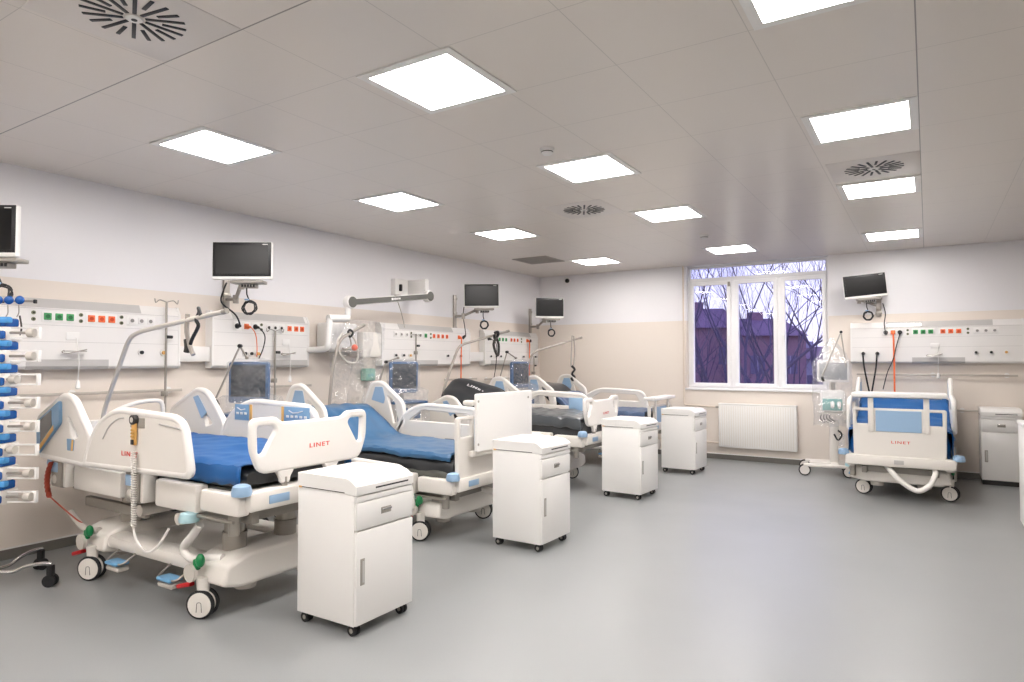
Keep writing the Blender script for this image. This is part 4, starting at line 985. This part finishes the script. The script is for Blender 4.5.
def ventilator(label, loc, rz, style='blue'):
    """faces local -y"""
    e = empty('ventilator', label, 'ventilator', loc, rz, 'ventilators under plastic covers')
    bx0, bx1, wr = (-.27, .27, .058) if style == 'blue' else (-.42, .20, .082)
    b = MB().box(bx0 * .8, bx1 * .8, -.06, .06, .13, .18, .02); b.box(-.05, .05, -.28, .24, .13, .18, .02); b.box(bx0, bx1, -.30, -.22, .13, .175, .02); b.box(bx0 + .02, bx1 - .02, .18, .26, .13, .175, .02)
    b.build('base', PLAST, e)
    for x in (bx0 + .02, bx1 - .02):
        for y in (-.26, .22):
            k = MB().box(x - .02, x + .02, y - .02, y + .02, wr, .15, .006).build('caster', PLASTG, e)
            b = MB(); b.cyl((x, y - .03, wr), (x, y - .008, wr), wr, n=24); b.cyl((x, y + .008, wr), (x, y + .03, wr), wr, n=24); b.build('tyre', RUBBER, k)
            MB().cyl((x, y - .033, wr), (x, y + .033, wr), wr * .8, n=24).build('wheel_cover', PLAST, k)
    MB().box(-.06, .06, -.05, .07, .15, .80, .02).build('column', PLAST, e)
    if style == 'blue':
        bd = MB().box(-.19, .19, -.17, .17, .78, 1.10, .02).build('breathing_unit', PLAST, e)
        MB().box(-.17, -.02, -.176, -.168, .82, 1.05, .006).build('unit_front', VBLUE, bd); MB().box(.02, .17, -.176, -.168, .90, 1.06, .006).build('unit_front', VBLUE, bd)
        b = MB()
        for x in (-.12, -.05, .07): b.cyl((x, -.17, .86), (x, -.21, .86), .02, n=14)
        b.build('ports', METAL, bd)
        MB().box(-.26, .26, -.22, .20, 1.10, 1.135, .01).build('tray', VBLUE, e)
        MB().tube([V(0, .05, 1.12), V(0, .05, 1.3)], .03, 12).build('screen_post', POLE, e)
        sc = MB().box(-.215, .215, -.03, .03, 1.235, 1.665, .03).build('display', VBLUE, e)
        MB().box(-.18, .18, -.034, -.03, 1.30, 1.635, .004).build('display_screen', mat('dim_screen', '3c4148', .2), sc)
        film_hood('plastic_cover', FILM, -.235, .235, -.06, .06, 1.19, 1.70, e, 3, .018)
        film_hood('plastic_bag', FILM2, -.30, .33, -.23, .22, .80, 1.32, e, 9, .03)
    else:
        bd = MB().box(-.17, .15, -.15, .15, .92, 1.24, .04).build('breathing_unit', WHITE, e)
        MB().box(-.15, .11, -.158, -.148, .95, 1.12, .01).build('unit_front', TEAL, bd)
        for x in (-.02, .07): MB().cyl((x, -.15, 1.06), (x, -.22, 1.00), .03, .022, n=16).build('port', WHITE, bd)
        b = MB()
        for k in range(4): b.tube([V(-.14 + k * .035, -.12, .92), V(-.18 + k * .04, -.15, .84), V(-.12 + k * .045, -.13, .76 + k * .01)], .007, 6, smooth=4)
        b.build('cables', BLACK, e)
        MB().box(-.20, .18, -.18, .16, .89, .92, .01).build('tray', PLASTG, e)
        b = MB().tube([V(.0, -.10, .60), V(.05, -.14, .52), V(.10, -.12, .60), (V(.05, -.12, .66))], .012, 8, smooth=4); b.build('hose_coil', BLACK, e)
        MB().box(.06, .14, -.10, .0, .42, .60, .02).build('humidifier', CLEAR, e)
        sc = MB().box(-.215, .215, -.03, .03, 1.36, 1.68, .02).build('display', WHITE, e)
        MB().box(-.185, .185, -.034, -.03, 1.395, 1.65, .004).build('display_screen', mat('bright_screen', 'a9abad', .08), sc)
        MB().tube([V(0, .05, 1.22), V(0, .05, 1.4)], .03, 12).build('screen_post', POLE, e)
        film_hood('plastic_bag', FILM2, -.27, .24, -.24, .2, .72, 2.02, e, 5, .03, .72)
    return e
def arm(v, pts):
    Mi = (Matrix.Translation(v.location) @ v.rotation_euler.to_matrix().to_4x4()).inverted(); q = [Mi @ Vector(p) for p in pts]
    m = MB(); k = MB().cyl(q[0] - V(0, .015, 0), q[0] + V(0, .015, 0), .016, n=12).build('tube_support_arm', METAL, v)
    for a, c in zip(q, q[1:]): MB().tube([a, c], .010, 10).build('arm_segment', METAL, k)
    for a in q[1:-1]: MB().cyl(a + V(0, -.02, 0), a + V(0, .02, 0), .02, n=14).build('hinge', BLACK, k)
    MB().cyl(q[-1] + V(0, -.015, -.02), q[-1] + V(.02, .015, -.07), .018, n=12).build('clip', DARKM, k)
def vent(lab, c, dep, rz, style, pts):
    p = at(*c, dep); o = ventilator(lab, (p.x, p.y, 0), R(rz), style); arm(o, [at(*q) for q in pts])
vent('plastic wrapped ventilator with blue bezel between the first and second beds', (249.5, 381), 6.85, 32, 'blue', [(247, 358, 6.8), (240, 346, 6.75), (216, 398, 6.7)])
vent('plastic wrapped blue ventilator between the second and third beds', (403.5, 379), 8.95, 68, 'blue', [(398, 358, 8.9), (386, 362, 8.8), (376, 392, 8.7)])
vent('plastic wrapped ventilator furthest along the left wall, in front of the corner panel', (519.5, 376), 10.7, 80, 'blue', [(516, 358, 10.6), (507, 352, 10.5), (496, 392, 10.4)])
vent('pale ventilator with teal front beside the window, under a clear bag', (833, 371), 9.75, 8, 'pale', [(846, 366, 9.5), (841, 332, 9.6), (822, 376, 9.45)])

# ------------------------------------------------------------ examination lamp arm
e = empty('wall_swing_arm', 'long grey and white jointed swing arm on the wall between second and third beds', 'swing arm', (-6.1, 5.86, 2.41))
p0 = V(0, 0, 0); p1 = V(0, 1.52, .20); d_ = (p1 - p0).normalized(); up = V(0, -d_.z, d_.y)
Ma = basis((0.02, 0, 0), d_, up, (1, 0, 0))
L_ = (p1 - p0).length
outl = fillet([(-.0, -.075), (.10, -.04), (L_ - .10, -.04), (L_, -.075), (L_ + .075, 0), (L_, .075), (L_ - .10, .04), (.10, .04), (0, .075), (-.075, 0)], .05, 6)
def bone(k, L):   # dumbbell outline with round ends
    pts = []
    for q in range(25):
        a = R(30) + R(300) * q / 24; pts.append((k[0] * math.cos(a), k[0] * math.sin(a)))
    for q in range(25):
        a = R(210) + R(300) * q / 24; pts.append((L + k[0] * math.cos(a), k[0] * math.sin(a)))
    return pts
MB().add_mesh(plate([bone((.085,), L_)], .10, .02), basis((-.02, 0, 0), d_, up, (1, 0, 0))).build('boom', WHITE, e)
bo = MB().add_mesh(plate([bone((.068,), L_)], .012, .003), basis((.034, 0, 0), d_, up, (1, 0, 0))).build('grey_inlay', mat('inlay_grey', '5c5c57', .6), e)
b = MB()
for k, (w_, h_) in enumerate([(.035, .03), (.014, .022), (.014, .03), (.014, .022), (.014, .022), (.02, .022), (.014, .022)]):
    x = .70 + [0, .045, .065, .088, .11, .135, .162][k]; b.box(x, x + w_, -h_ / 2, h_ / 2, 0, .002)
bmesh.ops.transform(b.bm, matrix=basis((.041, 0, 0), d_, up, (1, 0, 0)), verts=b.bm.verts); b.build('white_marks', WHITE, bo, False)
MB().tube(fillet([V(-.03, -.02, .0), V(-.03, -.02, -.20), V(-.03, -.32, -.22), V(-.03, -.34, -.58), V(-.15, -.34, -.60), V(-.45, -.34, -.60)], .05, 5, False), .038, 14).build('drop_tube', WHITE, e)
MB().tube([V(-.03, -.34, -.22), V(-.03, -.02, -.20)], .045, 14).build('lower_boom', WHITE, e)
b = MB().box(-.49, -.40, 1.25, 1.85, .22, .46, .01); b.build('wall_plate', WHITE, e)
MB().box(-.46, -.06, 1.52, 1.60, .18, .46, .02).build('wall_knuckle', WHITE, e)
MB().box(-.40, -.36, 1.32, 1.36, .28, .38, .01).build('lock_lever', BLACK, e)
MB().cyl((-.38, 1.28, .18), (-.38, 1.28, .22), .05, n=20).build('cable_gland', GREYM, e)
MB().tube([V(-.38, 1.25, .18), V(-.36, 1.32, .0), V(-.38, 1.42, -.2), V(-.39, 1.45, -.30)], .007, 6, smooth=5).build('cable', PLASTG, e)
# wrapped device below it
e = empty('wrapped_device', 'white device hanging on the wall under loose clear plastic sheeting beside the swing arm', 'wrapped device', (WX, 6.0, 1.6))
MB().box(.02, .25, -.28, .22, .22, .56, .03).build('housing', WHITE, e)
MB().box(.02, .30, .26, .62, .12, .46, .03).build('side_unit', PLAST, e)
MB().box(.0, .28, -.30, .50, .185, .215, .005).build('shelf', METAL, e)
b = MB(); rows = []
for i in range(31):
    row = []
    for j in range(31):
        u = i / 30; v_ = j / 30; y = -.36 + 1.0 * u; z = .60 - 1.15 * v_
        x = .34 - .12 * v_ + .06 * math.sin(u * 19 + 2 * v_) * (.3 + v_) + .04 * noise.noise(V(u * 9, v_ * 6, 2)); y += .15 * (.5 - u) * v_
        row.append(b.bm.verts.new((x, y, z)))
    rows.append(row)
for A, B in zip(rows, rows[1:]):
    for j in range(30): b.bm.faces.new((A[j], A[j + 1], B[j + 1], B[j]))
b.build('plastic_sheet', FILM2, e)
g = MB().box(WX, WX + .11, 6.51, 6.70, 1.40, 1.57, .02).build('glove_box', GREENBOX); tag(g, 'small pale green box on the wall between second and third beds', 'box')
b = MB().box(WX + .109, WX + .113, 6.55, 6.66, 1.45, 1.50, .002).build('opening', TEAL, g)

# infusion poles clamped to the wall rails
def inf_pole(label, loc, z0, z1, hooks=True, rz=90):
    e = empty('infusion_pole', label, 'infusion pole', (loc[0], loc[1], z0), R(rz), 'steel infusion poles on the wall rails')
    MB().cyl((0, 0, 0), (0, 0, z1 - z0), .011, n=14).build('pole', METAL, e)
    MB().box(-.02, .02, -.02, .05, .22, .27, .005).build('rail_clamp', GREYM, e)
    MB().cyl((0, -.02, (z1 - z0) * .7), (.05, -.02, (z1 - z0) * .7), .016, n=12).build('height_knob', BLACK, e)
    if hooks:
        for s in (-1, 1): MB().tube([V(0, 0, z1 - z0), V(s * .07, 0, z1 - z0 + .02), V(s * .11, 0, z1 - z0 - .01), V(s * .12, 0, z1 - z0 + .03)], .005, 6, smooth=4).build('hook', METAL, e)
inf_pole('tall steel infusion pole at the right end of the nearest headwall panel', (-6.44, 3.70), 1.10, 2.26)
inf_pole('steel infusion pole in front of the second headwall panel', (-6.44, 5.0), 1.20, 2.02)
inf_pole('short steel infusion pole in front of the third headwall panel', (-6.44, 7.50), 1.55, 2.05)
inf_pole('steel infusion pole in the far left corner below the panel', (-6.46, 11.0), 1.2, 1.75)

# nurse call cords
def call(label, loc, rz, dz=0):
    e = empty('call_cord', label, 'nurse call cord', loc, rz, 'white nurse call cords')
    MB().box(-.055, .055, -.012, 0, 1.86, 1.93, .004).build('call_plate', WHITE, e)
    b = MB(); b.box(-.09, .09, -.075, -.03, 1.755, 1.763, .002); b.tube([V(-.09, -.06, 1.765), V(-.11, -.07, 1.75), V(-.08, -.08, 1.74), V(.0, -.08, 1.755), (V(.09, -.07, 1.775))], .006, 6, smooth=4); b.build('wire_hook', METAL, e)
    MB().tube([V(.03, -.012, 1.88), V(.035, -.05, 1.7), V(.03, -.05, 1.5)], .004, 6, smooth=4).build('cord', WHITE, e)
    MB().lathe([(.010, .07), (.016, .05), (.02, 0), (.012, -.01)], (.03, -.05, 1.43), 14).build('pull_handle', WHITE, e)
call('white nurse call cord on the nearest headwall panel', (WX + .12, 2.86, 0), R(90)); call('white nurse call cord on the second headwall panel', (WX + .12, 5.17, 0), R(90))
call('white nurse call cord on the window wall panel', (.09, WY - .12, 0), 0)

# plugged leads and hoses
def lead(label, pts, m, r=.007, plug=True, rz=None, cat='cable', name='power_lead', group=None):
    pts = [(p[0], p[1] * .982, p[2]) if p[0] < -5 else (p[0] * .9895, p[1], p[2] + (.03 if p[2] > 1.7 else 0)) for p in pts]
    b = MB().tube([V(*p) for p in pts], r, 8, smooth=6)
    o = b.build(name, m); tag(o, label, cat, group)
    if plug:
        a, c = V(*pts[0]), V(*pts[1]); d = (c - a).normalized()
        k = MB().cyl(a - d * .005, a + d * .055, .026, .014, n=16).build('plug', m, o)
    return o
xw = WX + .125
lead('black lead from the large monitor down to the second headwall panel', [(xw, 4.60, 2.06), (xw + .05, 4.60, 2.06), (xw + .05, 4.54, 2.18), (xw + .06, 4.36, 2.30), (xw + .12, 4.34, 2.42), (xw + .2, 4.32, 2.50)], BLACK, .009)
lead('short orange lead hanging from the second headwall panel', [(xw, 4.72, 2.06), (xw + .06, 4.73, 2.05), (xw + .05, 4.80, 1.98), (xw + .04, 4.83, 1.85), (xw + .04, 4.83, 1.72)], ORANGE, .005)
lead('black lead hanging beside the orange one on the second headwall panel', [(xw, 4.835, 2.06), (xw + .06, 4.84, 2.05), (xw + .06, 4.92, 1.96), (xw + .06, 4.90, 1.82), (xw + .05, 4.85, 1.70)], BLACK, .007)
lead('orange hose hanging below the third headwall panel', [(xw, 8.75, 2.06), (xw + .05, 8.75, 2.04), (xw + .04, 8.76, 1.8), (xw + .04, 8.75, 1.2)], ORANGE, .011, cat='hose', name='gas_hose')
lead('orange hose in the far left corner', [(xw, 10.95, 2.06), (xw + .05, 10.95, 2.04), (xw + .04, 10.97, 1.8), (xw + .04, 10.95, 1.25)], ORANGE, .011, cat='hose', name='gas_hose')
lead('dark lead looping from the third bed monitor to its panel', [(xw, 8.87, 2.06), (xw + .05, 8.87, 2.1), (xw + .05, 8.8, 2.4), (xw + .1, 8.75, 2.55)], DARKM, .007)
lead('black lead hanging from the left end of the furthest left panel', [(xw, 9.62, 2.06), (xw + .05, 9.64, 2.05), (xw + .05, 9.80, 1.95), (xw + .05, 9.78, 1.6), (xw + .05, 9.7, 1.3), (xw + .05, 9.72, 1.1)], DARKM, .007)
yw = WY - .125
lead('orange hose hanging behind the single bed', [(-.44, yw, 2.06), (-.435, yw - .05, 2.04), (-.43, yw - .05, 1.8), (-.43, yw - .05, 1.15)], ORANGE, .013, cat='hose', name='gas_hose')
lead('black lead from the window wall monitor to the panel socket', [(-.535, yw, 2.06), (-.535, yw - .05, 2.07), (-.55, yw - .06, 2.2), (-.53, yw - .1, 2.35), (-.56, yw - .15, 2.5)], BLACK, .007)
lead('black lead curling down beside the orange hose on the window wall', [(-.35, yw, 2.06), (-.35, yw - .06, 2.04), (-.40, yw - .06, 1.85), (-.44, yw - .06, 1.7), (-.52, yw - .06, 1.5), (-.58, yw - .06, 1.25)], BLACK, .007)
lead('left black hose hanging from a gas outlet on the window wall', [(-.84, yw - .03, 1.755), (-.84, yw - .10, 1.75), (-.82, yw - .10, 1.55), (-.76, yw - .08, 1.2)], BLACK, .012, cat='hose', name='gas_hose')
lead('right black hose hanging from a gas outlet on the window wall', [(-.65, yw - .03, 1.755), (-.65, yw - .10, 1.75), (-.67, yw - .10, 1.55), (-.73, yw - .08, 1.2)], BLACK, .012, cat='hose', name='gas_hose')

# ------------------------------------------------------------ infusion pump stand at the left edge
AX = V(-5.85, 2.0, 0)
rzp = YAW
e = empty('pump_stand', 'chrome wheeled stand carrying the stack of syringe pumps at the left picture edge', 'medical stand', AX, rzp)
MB().cyl((0, .06, .10), (0, .06, 2.22), .019, n=16).build('pole', CHROME, e)
MB().lathe([(.06, .08), (.07, .11), (.03, .16)], (0, .06, 0), 20).build('hub', BLACK, e)
for k in range(5):
    a = R(6 + 72 * k); d_ = V(math.cos(a), math.sin(a), 0)
    c0 = V(0, .06, 0)
    l = MB().tube([c0 + d_ * .04 + V(0, 0, .12), c0 + d_ * .18 + V(0, 0, .115), c0 + d_ * .27 + V(0, 0, .15), c0 + d_ * .38 + V(0, 0, .17), c0 + d_ * .46 + V(0, 0, .165)], .013, 10, smooth=5).build('leg', CHROME, e)
    w0 = c0 + d_ * .45
    b = MB().box(w0.x - .022, w0.x + .022, w0.y - .022, w0.y + .022, .075, .16, .01); q = b.build('caster', BLACK, l)
    n_ = V(-d_.y, d_.x, 0)
    b = MB()
    for s in (-1, 1): b.cyl(w0 + n_ * s * .010 + V(0, 0, .045), w0 + n_ * s * .03 + V(0, 0, .045), .045, n=22)
    b.build('wheel', RUBBER, q)
zt0 = CZ + (341 - 299) / 656.8 * 4.82 + .148
MB().tube([V(-.18, .03, zt0), V(.35, .03, zt0 - .015)], .009, 10).build('top_rail', METAL, e)
for k, px in enumerate((.01, .085, .165, .245)):
    kn = MB().sph((px, .01, zt0 - .006), .032, (1, .8, 1), 18).build('clamp_knob', SYR, e)
    MB().tube([V(px, .0, zt0 - .04), V(px + .003, .0, zt0 - .10), V(px - .012, .0, zt0 - .13)], .004, 6, smooth=4).build('hook', METAL, kn)
MB().box((.335), (.355), .02, .04, zt0 - .03, zt0 + .0, .004).build('rail_end', BLACK, e)
MB().tube([V(.24, .02, zt0 - .12), V(.245, .03, zt0 - .24), V(.16, .05, zt0 - .36), V(.14, .05, zt0 - .60), V(.10, .05, zt0 - .95), V(.08, .05, zt0 - 1.3)], .006, 6, smooth=5).build('cable', DARKM, e)
SP = None
pos = ['topmost', 'second from top', 'third from top', 'fourth from top', 'fourth from the bottom', 'third from the bottom', 'second from the bottom', 'lowest']
for k in range(8):
    z = CZ + (341 - (321 + 22.9 * k)) / 656.8 * 4.82 + .148
    loc = AX + V(.09 * math.cos(YAW), .09 * math.sin(YAW), z)
    lab = '%s blue and white syringe pump on the chrome wheeled stand' % pos[k]
    if SP is None:
        SP = e2 = empty('syringe_pump', lab, 'syringe pump', loc, rzp, 'syringe pumps stacked on the chrome stand')
        MB().box(-.22, .145, -.10, .06, -.148, -.045, .012).build('body', PLAST, e2)
        MB().box(-.20, .145, -.105, .03, -.045, .018, .014).build('holder', SYR, e2)
        MB().box(-.20, .165, -.112, -.06, -.020, .025, .012).build('clear_lid', SYRL, e2)
        MB().box(-.19, -.02, -.104, -.098, -.14, -.065, .004).build('display', SCREEN, e2)
        MB().box(.095, .145, -.125, -.095, -.135, -.075, .014).build('blue_grip', SYR, e2)
        MB().cyl((-.02, -.10, -.10), (-.02, -.115, -.10), .022, n=18).build('dial', SYR, e2)
        r = MB(); r.box(.165, .37, -.085, -.07, -.060, -.048, .003); r.box(.165, .37, -.085, -.07, -.132, -.120, .003); r.box(.36, .375, -.09, -.06, -.132, -.048, .003); r.build('plunger_rail', WHITE, e2)
        MB().cyl((.16, -.08, -.09), (.30, -.08, -.09), .010, n=12).build('plunger_rod', METAL, e2)
        MB().cyl((.29, -.08, -.09), (.335, -.08, -.09), .030, n=20).build('plunger_head', PLASTG, e2)
    else:
        c = copy_tree(SP); c.location = loc; c['label'] = lab
        if k in (2, 5):
            for ch in c.children:
                if ch.name.startswith(('plunger_head', 'plunger_rod')): ch.location.x -= .12

# ------------------------------------------------------------ outside the window
def tree(label, base, h, seed, spread=.55, levels=6, r0=.16, lean=(0, 0), kids=(2, 3)):
    rnd = random.Random(seed); b = MB()
    def grow(p, d, L, r, lv):
        pts = [p]; rad = [r]
        for k in range(3):
            d = (d + V(rnd.uniform(-1, 1), rnd.uniform(-1, 1), rnd.uniform(-.5, .9)) * .16).normalized(); p = p + d * L / 3; pts.append(p); rad.append(r * (1 - .13 * (k + 1)))
        if min(q.y for q in pts) < WY + 1.5: return
        b.tube(pts, r, 7 if lv > 4 else (5 if lv > 2 else 3), radii=rad)
        if lv == 0: return
        for k in range(rnd.randint(*kids) if lv > 1 else 3):
            ax_ = V(rnd.uniform(-1, 1), rnd.uniform(-1, 1), rnd.uniform(-.2, .6)).normalized()
            grow(pts[-1] if k < 2 else pts[2], (d + ax_ * spread * rnd.uniform(.6, 1.4)).normalized(), L * rnd.uniform(.66, .86), rad[-1] * rnd.uniform(.6, .78), lv - 1)
    grow(Vector(base), V(lean[0], lean[1], 1).normalized(), h * .27, r0, levels)
    o = b.build('bare_tree', mat('wet_bark', '4e4458', .9)); tag(o, label, 'tree', 'bare trees outside the window'); return o
def gb(px, d, z=-7.5):
    p = at(px, 341, d); return (p.x, p.y, z)
tree('tall bare tree outside the left window pane, leaning right', gb(694, 21), 17, 5, levels=7, r0=.34, lean=(.10, 0), spread=.62, kids=(2, 3))
tree('bare tree with pale leaning trunk outside the right window pane', gb(806, 20), 18, 12, levels=7, r0=.36, lean=(-.10, 0), spread=.5, kids=(3, 3))
tree('slender bare tree at the right edge of the right window pane', gb(826, 26), 20, 21, levels=7, r0=.28, lean=(.02, 0), spread=.6, kids=(3, 3))
tree('dense twiggy tree outside the middle window pane', gb(757, 25, -5.5), 12, 33, spread=.85, levels=7, r0=.22, kids=(3, 3))
tree('thin bare tree behind the left window pane', gb(713, 30), 17, 44, spread=.75, levels=7, r0=.28, kids=(3, 3))
tree('distant bare tree between middle and right window panes', gb(783, 34), 18, 51, spread=.7, levels=7, r0=.30, kids=(2, 3))
BR = mat('brick_red_facade', '80606f', .9, var=.15, vscale=2); RF = mat('dark_tile_roof', '6a4c62', .85, var=.2, vscale=3); PB = mat('pale_facade', '8f8aa0', .9)
def house(label, px0, px1, d, ztop, zro, m, rm):
    p0, p1 = at(px0, 341, d), at(px1, 341, d); L = (p1 - p0).length; ang = math.atan2(p1.y - p0.y, p1.x - p0.x)
    e = empty('apartment_building', label, 'building', (p0.x, p0.y, -8), ang, 'buildings outside the window')
    MB().box(0, L, 0, 9, 0, ztop + 8).build('walls', m, e, False)
    MB().prism([(-.5, 0), (9.5, 0), (4.5, zro)], 0, L, basis((0, 0, ztop + 8), (0, 1, 0), (0, 0, 1), (1, 0, 0))).build('roof', rm, e, False)
    n = max(2, int(L / 2.6))
    for k in range(n):
        for f in range(4):
            x = L * (k + .5) / n; z = ztop + 8 - 2.2 - f * 3
            w_ = MB().box(x - .55, x + .55, -.05, .02, z - .7, z + .7).build('window', mat('dark_pane', '54496a', .3), e, False)
            MB().box(x - .04, x + .04, -.08, -.04, z - .7, z + .7).build('window_bar', mat('pale_frame', '8a7f96', .6), w_, False)
    MB().box(L * .45, L * .45 + 1.0, 4.0, 5.0, ztop + 8, ztop + 8 + zro + .5).build('chimney', m, e, False)
house('brick building with chimney behind the trees, left of the window view', 676, 742, 52, 4.3, 1.9, BR, RF)
house('lower brick building with dark roof in the middle of the window view', 741, 806, 50, 3.6, 1.6, BR, RF)
house('pale building low behind the right window pane', 800, 850, 60, 1.9, 1.2, PB, RF)
gr = MB().box(-80, 60, WY + .3, 140, -8.2, -8).build('ground', mat('winter_ground', '4a4652', .95, var=.3, vscale=.5), smooth=False); gr['kind'] = 'structure'
